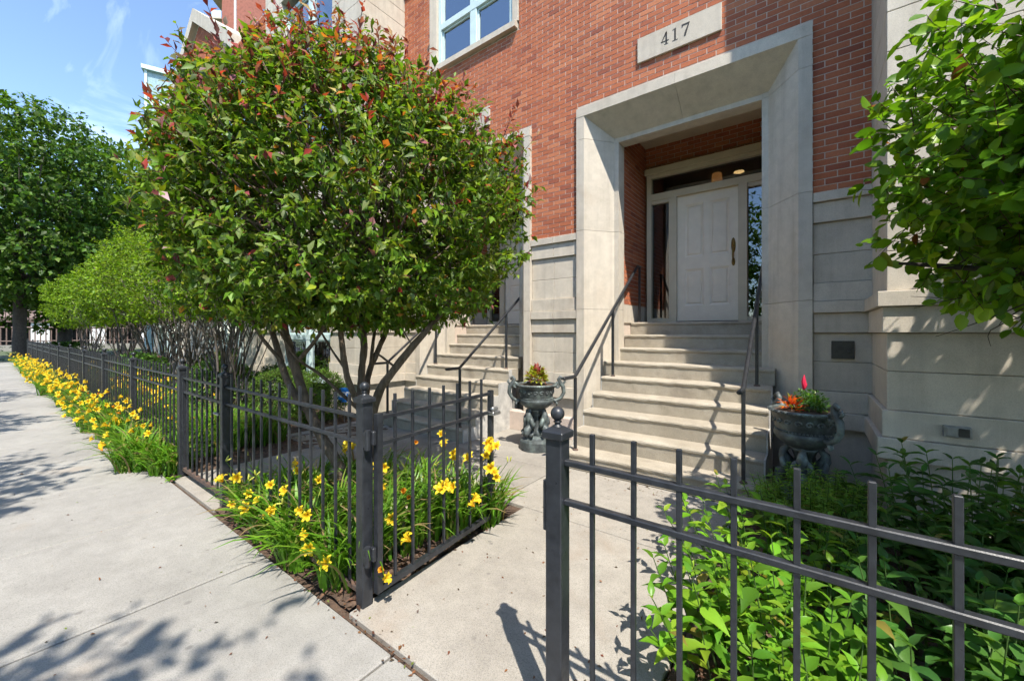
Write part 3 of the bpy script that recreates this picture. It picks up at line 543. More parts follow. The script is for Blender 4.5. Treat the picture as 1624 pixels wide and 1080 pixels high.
# ------------------------------------------------------------------ urns
def urn(x, y, rz, label, group, dark=False):
    u = thing('garden_urn', label, 'urn', (x, y, 0), group)
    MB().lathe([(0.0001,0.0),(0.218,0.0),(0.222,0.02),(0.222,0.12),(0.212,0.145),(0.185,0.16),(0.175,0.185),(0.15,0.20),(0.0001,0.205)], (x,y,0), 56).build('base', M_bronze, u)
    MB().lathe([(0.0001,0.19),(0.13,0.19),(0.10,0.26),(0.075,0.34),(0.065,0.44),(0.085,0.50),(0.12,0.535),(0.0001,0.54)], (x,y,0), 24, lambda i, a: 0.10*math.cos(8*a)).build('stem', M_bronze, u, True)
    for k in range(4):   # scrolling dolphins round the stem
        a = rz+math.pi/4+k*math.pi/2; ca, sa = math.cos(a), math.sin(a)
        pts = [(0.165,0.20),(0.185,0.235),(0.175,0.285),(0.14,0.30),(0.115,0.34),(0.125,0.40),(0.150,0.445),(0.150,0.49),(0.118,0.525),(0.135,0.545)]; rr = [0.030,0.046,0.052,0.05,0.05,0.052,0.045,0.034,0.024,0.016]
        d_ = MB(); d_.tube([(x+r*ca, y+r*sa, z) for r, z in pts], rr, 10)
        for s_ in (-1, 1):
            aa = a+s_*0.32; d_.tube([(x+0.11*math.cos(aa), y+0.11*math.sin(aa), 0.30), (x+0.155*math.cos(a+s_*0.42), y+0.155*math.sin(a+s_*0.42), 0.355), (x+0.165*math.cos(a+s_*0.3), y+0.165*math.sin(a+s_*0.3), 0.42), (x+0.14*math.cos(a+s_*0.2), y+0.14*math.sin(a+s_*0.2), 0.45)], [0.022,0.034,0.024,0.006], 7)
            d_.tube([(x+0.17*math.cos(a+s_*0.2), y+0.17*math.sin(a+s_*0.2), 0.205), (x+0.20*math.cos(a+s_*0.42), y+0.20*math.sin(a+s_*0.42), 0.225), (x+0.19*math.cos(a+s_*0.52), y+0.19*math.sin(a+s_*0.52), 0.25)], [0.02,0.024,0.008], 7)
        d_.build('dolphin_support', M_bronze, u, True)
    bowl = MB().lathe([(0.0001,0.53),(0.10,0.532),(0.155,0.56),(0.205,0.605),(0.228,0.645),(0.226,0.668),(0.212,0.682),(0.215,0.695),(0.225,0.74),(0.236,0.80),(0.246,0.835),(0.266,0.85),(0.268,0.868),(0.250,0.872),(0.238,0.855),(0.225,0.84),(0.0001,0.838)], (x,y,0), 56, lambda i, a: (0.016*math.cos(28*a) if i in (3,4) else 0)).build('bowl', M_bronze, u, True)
    be = MB()
    for k in range(52):
        a = 2*math.pi*k/52; be.ball((x+0.267*math.cos(a), y+0.267*math.sin(a), 0.857), 0.0105, 6, 4); be.ball((x+0.219*math.cos(a), y+0.219*math.sin(a), 0.688), 0.009, 6, 4)
    for k in range(18):
        a = 2*math.pi*k/18; c_ = (x+0.232*math.cos(a), y+0.232*math.sin(a), 0.77); tx, ty = -math.sin(a), math.cos(a)
        be.tube([(c_[0]+tx*0.03*math.cos(t_)*(1-t_/9), c_[1]+ty*0.03*math.cos(t_)*(1-t_/9), c_[2]+0.028*math.sin(t_)*(1-t_/9)) for t_ in np.linspace(0, 6.5, 10)], 0.0075, 5)
    kind(be.build('bead_ornament', M_bronze, bowl, True), 'stuff')
    for s_ in (0, math.pi):
        a = rz+s_; ca, sa = math.cos(a), math.sin(a); T_ = lambda r, z: (x+r*ca, y+r*sa, z)
        hh = MB(); hh.tube([T_(0.20,0.655),T_(0.26,0.64),T_(0.325,0.68),T_(0.365,0.75),T_(0.355,0.83),T_(0.315,0.885),T_(0.295,0.93),T_(0.318,0.962),T_(0.342,0.945),T_(0.335,0.92)], [0.028,0.026,0.024,0.026,0.030,0.030,0.024,0.022,0.018,0.010], 9)
        sp = [T_(0.285+0.042*math.cos(t_)*(1-t_/11), 0.845+0.042*math.sin(t_)*(1-t_/11)) for t_ in np.linspace(0, 9.5, 22)]; hh.tube(sp, list(np.linspace(0.022, 0.012, 22)), 7)
        hh.tube([T_(0.26,0.63),T_(0.275,0.595),T_(0.262,0.57)], [0.022,0.02,0.004], 7); hh.tube([T_(0.35,0.86),T_(0.385,0.90),T_(0.375,0.93)], [0.016,0.014,0.004], 7)
        hh.build('handle', M_bronze, u, True)
    sm = MB(); sm.lathe([(0.0001,0.862)]+[(0.23*i/6, 0.862-0.012*(i/6)**2) for i in range(1,7)][::1], (x,y,0), 20); sm.v = [(a_, b_, c_+rnd.uniform(-0.006,0.006)) for a_, b_, c_ in sm.v]; sm.build('potting_soil', M_soil, u)
urn(-2.95, 4.47, AZ, 'grey-green scrolled urn standing left of the near steps with a coleus', 'pair of garden urns')
urn(-0.06, 4.40, -0.85, 'dark shaded urn standing right of the steps with a red plume flower', 'pair of garden urns')

# ------------------------------------------------------------------ wall fittings and the small sign
wp = thing('wall_plate', 'small dark bronze utility plate on the shaded stone beside the entrance', 'wall plate', (0.246, YF, 1.374))
MB().bbox(0.155,0.335,YF-0.008,YF+0.02,1.285,1.465,0.003).build('plate', M_plate, wp); MB().lathe([(0.018,0),(0.018,0.008),(0.010,0.010)], (0,0,0), 14).build('keyhole', M_rail, wp).matrix_basis = Matrix.Translation((0.295,YF-0.008,1.36)) @ Matrix.Rotation(math.pi/2,4,'X')
ow = MB(); ow.bbox(0.762,0.902,4.205,4.25,0.795,0.875,0.004)
ob = thing('outlet_box', 'small grey metal outlet box on the low stone wall behind the plants', 'outlet box', (0.83, 4.25, 0.83)); ow.build('box', M_grey, ob)
MB().bbox(0.775,0.828,4.196,4.204,0.805,0.865,0.003).build('cover', M_grey, ob); MB().bbox(0.836,0.89,4.199,4.2045,0.805,0.865,0.003).build('cover', M_plate, ob)
sg = thing('yard_sign', 'small blue octagonal sign on a stake standing in the bed before the stone wall', 'sign', (-6.51, 3.80, 0))
sx, sy, sz = -6.51, 3.80, 0.47
mR = Matrix.Translation((sx, sy, sz)) @ Matrix.Rotation(AZ, 4, 'Z')
oc = MB().prism([(0.135*math.cos(math.pi/8+k*math.pi/4), 0.135*math.sin(math.pi/8+k*math.pi/4)) for k in range(8)][::-1], -0.004, 0.004, 'y').build('sign_board', M_blue, sg); oc.matrix_basis = mR
tx = bpy.data.curves.new('lettering', 'FONT'); tx.body = 'ADT'; tx.size = 0.125; tx.align_x = 'CENTER'; tx.align_y = 'CENTER'; tx.extrude = 0.001; tx.offset = 0.006; tx.materials.append(M_white)
to0 = bpy.data.objects.new('lettering_curve', tx); COL.objects.link(to0); bpy.context.view_layer.update(); tme = bpy.data.meshes.new_from_object(to0.evaluated_get(bpy.context.evaluated_depsgraph_get())); bpy.data.objects.remove(to0); to = bpy.data.objects.new('lettering', tme); COL.objects.link(to); to.parent = oc; to.matrix_parent_inverse = Matrix.Identity(4); to.location = (0, -0.0065, 0); to.rotation_euler = (math.pi/2, 0, 0)
MB().tube([(sx,sy+0.01,0),(sx,sy+0.01,0.36)], 0.008, 6).build('stake', M_zinc, sg)
# ------------------------------------------------------------------ plants
FW = Vector((-math.sin(AZ), math.cos(AZ), 0)); RT = Vector((math.cos(AZ), math.sin(AZ), 0))
def at(u, v, d): return Vector((0,0,HC))+FW*d+RT*((u-812)/634.4*d)+Vector((0,0,1))*(-(v-527.5)/634.4*d)
def prisms(P0, P1, r0, r1, C):
    n = len(P0); D = nrm(P1-P0); up = np.where(np.abs(D[:,2:3]) < 0.9, np.array([[0,0,1.]]), np.array([[1.,0,0]])); A = nrm(np.cross(D, up)); B = np.cross(D, A)
    V = np.zeros((n,6,3))
    for k in range(3):
        o = A*math.cos(k*2.0944)+B*math.sin(k*2.0944); V[:,k] = P0+o*np.reshape(r0,(-1,1)); V[:,3+k] = P1+o*np.reshape(r1,(-1,1))
    t = np.array([(0,1,4),(0,4,3),(1,2,5),(1,5,4),(2,0,3),(2,3,5)])
    return V.reshape(-1,3), (t[None]+(np.arange(n)*6)[:,None,None]).reshape(-1,3), np.repeat(C, 6, axis=0)
def sphere_dirs(n):
    d = rng.normal(size=(n,3)); return nrm(d)
def crown_shape(c, R, hu, hd, p=2.4, lump=0.07, seed=0, Ry=None, pu=None):
    r_ = np.random.default_rng(seed); W_ = r_.normal(size=(7,3))*2.6; ph = r_.uniform(0, 6.28, 7); c = np.array(c); Ry = Ry or R
    def rad(d):
        h = np.where(d[:,2] > 0, hu, hd)
        pp = np.where(d[:,2] > 0, pu or p, p); q = ((d[:,0]/R)**2+(d[:,1]/Ry)**2)**(pp/2)+np.abs(d[:,2]/h)**pp
        return q**(-1/pp)*(1+lump*np.sin(d@W_.T+ph).sum(1)/2.2)
    return c, rad
def foliage(shape, ntwig, per, tl, L, W, colf, shell=0.55, tmpl=LEAF4, updir=0.25, droop=0.25, zmin=None, keep=None, spread=0.9):
    c, rad = shape; d = sphere_dirs(ntwig); fr = shell+(1-shell)*rng.uniform(0,1,ntwig)**0.55; P = c+d*(rad(d)*fr)[:,None]
    if zmin is not None: m = P[:,2] > zmin; P, d, fr = P[m], d[m], fr[m]
    if keep is not None: m = keep(P); P, d, fr = P[m], d[m], fr[m]
    n = len(P); td = nrm(d*0.8+np.array([0,0,updir])+rng.normal(0,0.45,(n,3))); tlen = tl*rng.uniform(0.5,1.3,n); P0 = P-td*(tlen*0.5)[:,None]
    tw = prisms(P0, P0+td*tlen[:,None], np.full(n,0.0028), np.full(n,0.0012), np.tile(np.array([[0.10,0.06,0.045]]),(n,1)))
    s_ = np.tile(np.linspace(0.12,1.0,per),n)+rng.uniform(-0.05,0.05,n*per); tdr = np.repeat(td,per,axis=0); LP = np.repeat(P0,per,axis=0)+tdr*(s_*np.repeat(tlen,per))[:,None]
    LD = nrm(tdr*(0.35+0.5*(s_>0.9))[:,None]+rng.normal(0,spread*0.75,(n*per,3))+np.array([0,0,-droop])); LN = nrm(np.array([0,0,0.8])+np.repeat(d,per,axis=0)*0.6+rng.normal(0,0.45,(n*per,3)))
    sc = rng.uniform(0.5,1.3,n*per); C = colf(LP, np.repeat(fr,per), s_, np.repeat(np.arange(n),per), n)
    return merge([leaves(LP, LD, LN, L*sc, W*sc*rng.uniform(0.85,1.15,n*per), C, tmpl)]), tw, P0
def put(name, data, m, parent, smooth=False): return link(name, fast(name, *data, smooth=smooth), m, parent)
def curve(pts, rad, mb, n=8, sub=4):
    # smooth tube through points
    P = [Vector(p) for p in pts]; out = []; rr = []
    for i in range(len(P)-1):
        p0, p1, p2, p3 = P[max(i-1,0)], P[i], P[i+1], P[min(i+2,len(P)-1)]
        for k in range(sub):
            t = k/sub; out.append(0.5*((2*p1)+(p2-p0)*t+(2*p0-5*p1+4*p2-p3)*t*t+(3*p1-p0-3*p2+p3)*t**3)); rr.append(rad[i]+(rad[i+1]-rad[i])*t)
    out.append(P[-1]); rr.append(rad[-1])
    mb.tube([p+Vector((rnd.gauss(0,1),rnd.gauss(0,1),rnd.gauss(0,1)))*rr[i]*0.07 for i, p in enumerate(out)], [r*(1+rnd.gauss(0,0.05)) for r in rr], n)

# the multi-stemmed tree by the gate
tree = thing('ornamental_tree', 'large rounded multi-stemmed tree with green and red leaves over the lily bed', 'tree', (-3.4, 2.05, 0))
tk = MB()
A = lambda *q: [at(*p) for p in q]; curve_ = lambda p, r, m, *k: curve(p, [x*0.80 for x in r], m, *k)
curve_(A((560,800,3.45),(540,742,3.5),(508,690,3.55),(489,645,3.6),(470,590,3.65),(453,530,3.7),(440,470,3.8),(410,380,4.0)), [0.075,0.062,0.058,0.055,0.052,0.046,0.04,0.02], tk)
curve_(A((495,660,3.58),(465,622,3.6),(449,585,3.65),(436,540,3.7),(418,490,3.8),(360,400,3.8)), [0.04,0.04,0.037,0.033,0.028,0.012], tk)
curve_(A((449,575,3.66),(425,548,3.6),(405,520,3.55),(385,470,3.5)), [0.022,0.02,0.018,0.01], tk)
curve_(A((470,575,3.65),(500,540,3.5),(520,500,3.4),(530,430,3.3)), [0.025,0.02,0.018,0.01], tk)
curve_(A((592,800,3.7),(586,730,3.75),(580,670,3.8),(574,640,3.85),(573,600,3.9),(577,550,3.9),(573,500,3.9),(560,400,3.8),(540,250,3.6)), [0.085,0.08,0.075,0.06,0.045,0.042,0.04,0.03,0.015], tk)
curve_(A((578,665,3.8),(563,630,3.7),(549,590,3.6),(543,550,3.6),(541,520,3.6),(552,495,3.55),(570,420,3.4)), [0.05,0.036,0.033,0.031,0.030,0.026,0.012], tk)
curve_(A((578,640,3.85),(586,590,4.1),(604,545,4.2),(622,505,4.3),(650,430,4.4)), [0.05,0.038,0.034,0.030,0.012], tk)
curve_(A((583,690,3.78),(600,625,3.6),(622,590,3.55),(650,555,3.5),(682,518,3.5),(730,460,3.5)), [0.055,0.046,0.043,0.040,0.034,0.015], tk)
curve_(A((580,660,3.85),(545,628,3.8),(505,592,3.7),(470,567,3.6),(440,520,3.5)), [0.025,0.02,0.018,0.016,0.01], tk)
curve_(A((588,580,4.0),(592,540,4.1),(598,500,4.2),(600,400,4.2)), [0.024,0.022,0.02,0.01], tk)
curve_(A((547,585,3.62),(520,545,3.7),(503,510,3.75),(490,450,3.8)), [0.014,0.012,0.011,0.006], tk, 6)
curve_(A((655,550,3.5),(640,525,3.6),(630,500,3.7)), [0.009,0.008,0.006], tk, 6); curve_(A((628,583,3.55),(600,562,3.5),(598,560,3.5)), [0.016,0.012,0.01], tk, 6)
sh1 = crown_shape((-3.57, 2.20, 2.70), 1.60, 1.20, 1.10, 3.6, 0.06, 3, None, 1.9); sh1b = crown_shape((-3.97, 2.20, 3.05), 1.34, 1.40, 1.40, 2.8, 0.06, 5, None, 2.2)
for i in range(110):
    d = sphere_dirs(1)[0]; d[2] = abs(d[2])*0.9-0.15; e_ = sh1[0]+d*sh1[1](d[None])[0]*rnd.uniform(0.6,0.95); s0 = Vector(sh1[0])+Vector((rnd.gauss(0,.35),rnd.gauss(0,.35),rnd.uniform(-1.0,-0.3)))
    m_ = (s0+Vector(e_))/2+Vector((rnd.gauss(0,.1),rnd.gauss(0,.1),-0.1)); curve([s0, m_, Vector(e_)], [0.016,0.010,0.004], tk, 5, 3)
tk.build('trunk', M_bark, tree, True)
GREEN = [(0.105,0.195,0.016),(0.145,0.24,0.018),(0.075,0.145,0.016),(0.21,0.27,0.02),(0.165,0.225,0.075)]
RED = [(0.33,0.050,0.042),(0.30,0.115,0.125),(0.45,0.15,0.035),(0.22,0.055,0.06),(0.38,0.26,0.26)]
def col_main(LP, fr, s_, tid, n):
    m = len(LP); C = pick(GREEN, [4,4,3,1.6,1.6], m); hi = np.clip((LP[:,2]-2.3)/2.0, 0, 1)
    newg = (rng.uniform(0,1,n) < 0.74)[tid]; tip = (s_ > 0.45) & (fr > 0.84) & newg & (rng.uniform(0,1,m) < 0.05+1.0*hi**1.5); C[tip] = pick(RED, [3,2.4,1.6,2,1], tip.sum())
    yl = (rng.uniform(0,1,m) < 0.05+0.18*hi) & ~tip & (fr > 0.85); C[yl] = pick([(0.22,0.24,0.03),(0.17,0.22,0.03)], [1,1], yl.sum()); od = rng.uniform(0,1,m) < 0.006; C[od] = pick([(0.45,0.18,0.03),(0.40,0.30,0.04)], [1,1], od.sum()); return C
WC = np.random.default_rng(77).normal(size=(9,3))*5.5; PC = np.random.default_rng(78).uniform(0,6.28,9)
def clumpy(P): return np.sin(P@WC.T+PC).sum(1) > -2.6
c1, t1, q1 = foliage(sh1, 4700, 13, 0.22, 0.070, 0.033, col_main, 0.60, zmin=1.62, keep=clumpy); c1b, t1b, q1b = foliage(sh1b, 2300, 13, 0.22, 0.070, 0.033, col_main, 0.66, zmin=1.8, keep=clumpy)
put('crown', merge([c1, c1b, t1, t1b]), M_leaf, tree)
# wild shoots that stick out of the top
spv = []
for i in range(120):
    d = sphere_dirs(1)[0]; d[2] = abs(d[2])*0.9+0.0; d /= np.linalg.norm(d); sh_ = sh1 if rnd.random() < 0.6 else sh1b; b_ = sh_[0]+d*sh_[1](d[None])[0]*0.93; L_ = rnd.uniform(0.16,0.42); dd = nrm((d*0.5+np.array([0,0,0.8])+rng.normal(0,0.25,3))[None])[0]
    spv.append(prisms(b_[None], (b_+dd*L_)[None], np.array([0.004]), np.array([0.0015]), np.array([[0.14,0.05,0.04]])))
    k = 8; ss = np.linspace(0.35,1.0,k); LP = b_+dd*(ss*L_)[:,None]; LD = nrm(dd*0.7+rng.normal(0,0.6,(k,3))); spv.append(leaves(LP, LD, nrm(rng.normal(0,0.5,(k,3))+np.array([0,0,1.])), rng.uniform(0.05,0.09,k), rng.uniform(0.018,0.034,k), pick(RED, [3,2,1.4,2,.8], k), LEAF4))
kind(put('new_shoots', merge(spv), M_leaf, tree), 'stuff')

# big-leaved tree at the right
rt = thing('round_leaved_tree', 'tree with large round glossy green leaves hanging in front of the pale stone bay', 'tree', (2.05, 2.75, 0))
tk = MB(); curve([(2.1,2.8,0),(2.05,2.75,0.6),(1.95,2.7,1.2),(1.8,2.65,1.8),(1.7,2.6,2.6)], [0.11,0.09,0.08,0.06,0.03], tk, 10); 
for i in range(50):
    d = sphere_dirs(1)[0]; e_ = Vector((1.02,2.75,2.18))+Vector(d)*rnd.uniform(0.3,0.62); s0 = Vector((1.25+rnd.uniform(-.3,.3),2.75+rnd.uniform(-.2,.2),1.9+rnd.uniform(-.1,.4))); curve([s0, (s0+e_)/2+Vector((rnd.gauss(0,.06),rnd.gauss(0,.06),rnd.gauss(0,.06))), e_], [0.010,0.006,0.002], tk, 5, 3)
curve([(2.0,2.72,1.0),(1.6,2.75,1.45),(1.1,2.8,1.72),(0.62,2.82,1.85),(0.35,2.8,1.90)], [0.05,0.036,0.024,0.014,0.006], tk, 7)
sh2 = crown_shape((2.1, 2.75, 2.62), 1.48, 1.25, 1.05, 2.3, 0.06, 9); sh2b = crown_shape((1.00, 2.72, 2.25), 0.76, 1.25, 0.66, 2.1, 0.07, 10, None, 1.7)
for i in range(150):
    d = sphere_dirs(1)[0]; d[2] = d[2]*0.8; e_ = sh2[0]+d*sh2[1](d[None])[0]*rnd.uniform(0.45,0.75); s0 = Vector((1.95,2.7,1.95))+Vector((rnd.uniform(-.5,.5),rnd.uniform(-.3,.3),rnd.uniform(-.4,.5))); m_ = (s0+Vector(e_))/2+Vector((rnd.gauss(0,.12),rnd.gauss(0,.12),rnd.gauss(0,.1)))
    curve([s0, m_, Vector(e_)], [0.014,0.009,0.003], tk, 5, 3)
for i in range(46):   # bare twigs at the lower edge
    s0 = Vector((rnd.uniform(0.7,1.3), rnd.uniform(2.6,3.0), rnd.uniform(1.6,1.85))); e_ = s0+Vector((rnd.uniform(-0.38,0.1), rnd.gauss(0,.15), rnd.uniform(-0.2,0.2))); curve([s0, (s0+e_)/2+Vector((rnd.gauss(0,.03),rnd.gauss(0,.03),rnd.gauss(0,.03))), e_], [0.003,0.0022,0.001], tk, 4, 3)
tk.build('trunk', M_barkd, rt, True)
def col_right(LP, fr, s_, tid, n):
    m = len(LP); C = pick([(0.12,0.25,0.015),(0.165,0.31,0.017),(0.09,0.195,0.015),(0.24,0.36,0.022)], [3,3,2,1.2], m, 0.14); od = rng.uniform(0,1,m) < 0.006; C[od] = np.array([0.25,0.09,0.03]); return C
c2, t2, _ = foliage(sh2, 2300, 9, 0.22, 0.078, 0.052, col_right, 0.55, LEAFR, 0.05, 0.45)
c2b, t2b, _ = foliage(sh2b, 1000, 9, 0.22, 0.070, 0.046, col_right, 0.30, LEAFR, 0.05, 0.45)
put('crown', merge([c2, t2, c2b, t2b]), M_leafg, rt, True)

# green multi-stemmed shrubs behind the long fence
def col_lime(LP, fr, s_, tid, n): return pick([(0.17,0.29,0.014),(0.22,0.34,0.016),(0.12,0.21,0.014),(0.08,0.15,0.014)], [3,3,2,1], len(LP), 0.15)
for i, (x, y, zc, R, hu, hd, lab, stems) in enumerate([(-8.7,2.75,2.65,1.15,1.0,0.85,'many-stemmed lime green shrub just behind the closed gate',26), (-11.6,2.9,2.75,1.45,1.25,1.0,'lime green rounded shrub with bare fanned branches above yellow lilies',34),
        (-14.6,3.1,2.85,1.55,1.3,1.1,'broad lime green clipped shrub in the middle of the long bed',30), (-20.0,3.15,2.9,1.55,1.4,1.15,'lime green dome shrub near the far end of the long fence',22), (-26.5,3.0,2.8,1.45,1.35,1.1,'farthest lime green dome shrub against the dark street trees',18)]):
    sb = thing('multi_stem_shrub', lab, 'shrub', (x, y, 0), 'lime green shrubs along the fence'); mb = MB(); sh = crown_shape((x,y,zc), R, hu, hd, 2.4, 0.06, 20+i)
    for k in range(stems):
        a = rnd.uniform(0, 6.28); r1 = rnd.uniform(0.25,0.9)*R; b0 = Vector((x+rnd.gauss(0,.12), y+rnd.gauss(0,.12), -0.02)); e_ = Vector((x+r1*math.cos(a), y+r1*math.sin(a), zc+rnd.uniform(-0.35,0.5)))
        m1 = b0.lerp(e_, 0.4)+Vector((rnd.gauss(0,.08),rnd.gauss(0,.08),0.12)); r0 = rnd.uniform(0.012,0.030); curve([b0, m1, e_], [r0,r0*0.75,r0*0.3], mb, 6, 4)
        for j in range(2):
            p = m1.lerp(e_, rnd.uniform(0,0.6)); q_ = p+Vector((rnd.gauss(0,.3),rnd.gauss(0,.3),rnd.uniform(0.3,0.7))); curve([p, p.lerp(q_,0.5)+Vector((rnd.gauss(0,.04),rnd.gauss(0,.04),0)), q_], [r0*0.45,r0*0.35,r0*0.15], mb, 5, 2)
    mb.build('stems', M_barkg, sb, True); far = abs(x) > 12
    c_, t_, _ = foliage(sh, 1500 if not far else 1700, 10, 0.26, 0.058 if not far else 0.075, 0.036 if not far else 0.05, col_lime, 0.6, zmin=zc-hd*0.88); put('crown', merge([c_, t_]), M_leaf, sb)

# street trees (far end, and along the kerb behind the camera)
def big_tree(x, y, h, R, zc, hu, hd, lab, ntw, L, cols, group, tr=0.26, per=10, lean=(0,0)):
    t = thing('street_tree', lab, 'tree', (x, y, 0), group); mb = MB(); top = Vector((x+lean[0], y+lean[1], zc)); curve([(x,y,-0.05),(x+rnd.gauss(0,.05),y,zc*0.3),(x+lean[0]*0.6,y+lean[1]*0.6,zc*0.65),top], [tr*1.15,tr,tr*0.8,tr*0.3], mb, 10)
    sh = crown_shape((x+lean[0],y+lean[1],zc), R, hu, hd, 2.1, 0.10, int(abs(x*7+y*3))+1)
    for k in range(36):
        d = sphere_dirs(1)[0]; e_ = Vector(sh[0]+d*sh[1](d[None])[0]*rnd.uniform(0.5,0.9)); s0 = Vector((x,y,0)).lerp(top, rnd.uniform(0.45,0.95)); curve([s0, s0.lerp(e_,0.5)+Vector((0,0,-0.03*h)), e_], [tr*0.28,tr*0.16,tr*0.04], mb, 5, 3)
    mb.build('trunk', M_barkd, t, True)
    def cf(LP, fr, s_, tid, n): return pick(cols, [3,3,2], len(LP), 0.2)*(0.85+0.3*rng.uniform(0,1,n))[tid][:,None]
    c_, t_, _ = foliage(sh, ntw, per, L*3.4, L, L*0.62, cf, 0.45, droop=0.35); put('crown', merge([c_, t_]), M_leaf, t)
DK = [(0.046,0.10,0.013),(0.066,0.135,0.015),(0.095,0.175,0.018)]
big_tree(-35.5, 1.35, 15, 5.6, 8.2, 6.2, 5.8, 'tall dark green street tree at the far left end of the sidewalk', 3600, 0.27, DK, 'street trees at the far end')
big_tree(-39.5, 3.4, 15, 5.2, 7.8, 6.2, 5.4, 'tall dark green street tree with a thick trunk beyond the long fence', 3600, 0.27, DK, 'street trees at the far end', 0.32)
big_tree(-44.0, 9.5, 14, 5.6, 7.8, 5.8, 5.2, 'dark green tree rising behind the lime shrubs at the left', 3000, 0.29, DK, 'street trees at the far end')
for i, (x, y) in enumerate([(0.85,-3.1), (-3.9,-3.2), (-8.4,-3.1), (-13.2,-3.1)]):
    big_tree(x, y, 7, 1.75, 5.0, 1.9, 1.7, ['kerbside tree casting leafy shade nearest the viewer','kerbside tree whose shade falls on the second sidewalk slab','kerbside tree whose shade falls on the sidewalk by the lilies','kerbside tree whose shade falls farthest along the sidewalk'][i], 520, 0.15, DK, 'kerbside trees behind the viewer', 0.07, 9)

for i, (x, y) in enumerate([(-9,-15.5),(-1.5,-16),(6,-15.2)]):
    big_tree(x, y, 11, 4.3, 6.0, 4.4, 4.2, ['tree across the street at the far side, reflected in the glass','tree across the street opposite the entrance, reflected in the sidelight','tree across the street behind the viewer on the near side'][i], 700, 0.32, DK, 'trees across the street', 0.2, 9)

# daylilies
def blades(n, cx, cy, rs, L, lean, W=0.011, zb=0.0, bias=(0,0)):
    K = 7; az = rng.uniform(0, 6.283, n); ll = L*rng.uniform(0.6,1.2,n); th0 = rng.uniform(0.05,0.45,n); kap = rng.uniform(0.9,2.1,n)*lean; rr = rs*np.sqrt(rng.uniform(0,1,n)); a0 = rng.uniform(0,6.283,n)
    P = np.stack([cx+rr*np.cos(a0), cy+rr*np.sin(a0), np.full(n, zb)], 1); h = np.stack([np.cos(az)+bias[0], np.sin(az)+bias[1]], 1); h /= np.linalg.norm(h, axis=1, keepdims=True); sd_ = np.stack([-h[:,1], h[:,0], np.zeros(n)], 1)
    V = np.zeros((n, K, 2, 3)); p = P.copy(); wd = W*rng.uniform(0.7,1.25,n)
    for k in range(K):
        s_ = k/(K-1); th = th0+kap*s_**1.5; wk = wd*(1.0 if s_ < 0.6 else max(0.06, (1-s_)/0.4*0.94+0.06)); tw = sd_*np.cos(0.5*s_)+np.array([0,0,1.])*np.sin(0.5*s_*np.sign(np.sin(az*7)))[:,None]
        V[:,k,0] = p-tw*wk[:,None]; V[:,k,1] = p+tw*wk[:,None]
        st = ll/(K-1); p = p+np.concatenate([h*np.sin(th)[:,None], np.cos(th)[:,None]], 1)*st[:,None]; p[:,2] = np.maximum(p[:,2], 0.012)
    t = np.array([q for k in range(K-1) for q in ((2*k,2*k+1,2*k+3),(2*k,2*k+3,2*k+2))])
    C = pick([(0.11,0.245,0.020),(0.145,0.285,0.026),(0.08,0.19,0.018),(0.22,0.28,0.05)], [4,3,2,0.5], n, 0.14)
    CC = np.repeat(C[:,None,:], K*2, axis=1); dry = rng.uniform(0,1,n) < 0.14; CC[dry,-4:,:] = np.array([0.26,0.19,0.09]); dead = rng.uniform(0,1,n) < 0.04; CC[dead] = np.array([0.27,0.20,0.10])
    return V.reshape(-1,3), (t[None]+(np.arange(n)*K*2)[:,None,None]).reshape(-1,3), CC.reshape(-1,3)
def flower_mesh(seed, ycol, ocol, close=1.0):
    r_ = random.Random(seed); V, T, C = [], [], []
    for k in range(6):
        a = k*math.pi/3+r_.gauss(0,0.08); wid = (0.015 if k % 2 else 0.0105)*r_.uniform(0.9,1.1); fl = r_.uniform(0.8,1.15)*close; b = len(V); n = 5
        for i in range(n):
            s_ = i/(n-1); r = 0.004+0.044*s_**1.25*fl; z = 0.052*math.sin(min(s_*1.15,1.15)*1.35)-0.020*max(0, s_-0.72)*3*fl; wv = wid*math.sin(math.pi*min(0.97, 0.10+0.83*s_))*1.05
            for j in (-1, 0, 1):
                rip = r_.gauss(0, 0.0016) if j else 0; x_, y_ = r, j*wv; V.append((x_*math.cos(a)-y_*math.sin(a), x_*math.sin(a)+y_*math.cos(a), z-abs(j)*0.003*(1-2*s_)+rip)); mixf = max(0, 1-s_*1.8); C.append([ycol[q]*(1-mixf)+ocol[q]*mixf for q in range(3)])
        for i in range(n-1):
            for j in range(2):
                p = b+i*3+j; T += [(p,p+1,p+4),(p,p+4,p+3)]
    for k in range(5):
        a = k*1.256+0.3; b = len(V); V += [(0.001,0,0.01),(0,0.001,0.01),(0.016*math.cos(a),0.016*math.sin(a),0.062),(0.018*math.cos(a),0.018*math.sin(a),0.060)]; T += [(b,b+1,b+2),(b+1,b+3,b+2)]; C += [ocol]*4
    return fast('flower', np.array(V), np.array(T), np.array(C), True)
YE, OR = (0.80,0.60,0.030), (0.72,0.42,0.014)
FL = [flower_mesh(i, tuple(c*random.Random(i).uniform(0.9,1.08) for c in YE), OR) for i in range(5)]+[flower_mesh(9, (0.70,0.33,0.03), (0.6,0.2,0.01), 0.35)]
for f_ in FL: f_.materials.append(M_petal)
BUD = MB().lathe([(0.002,0),(0.005,0.010),(0.0065,0.024),(0.005,0.04),(0.001,0.05)], (0,0,0), 7).mesh('bud'); BUD.materials.append(plain('bud_green', (0.35,0.36,0.05), 0.5)); BUD.shade_smooth()
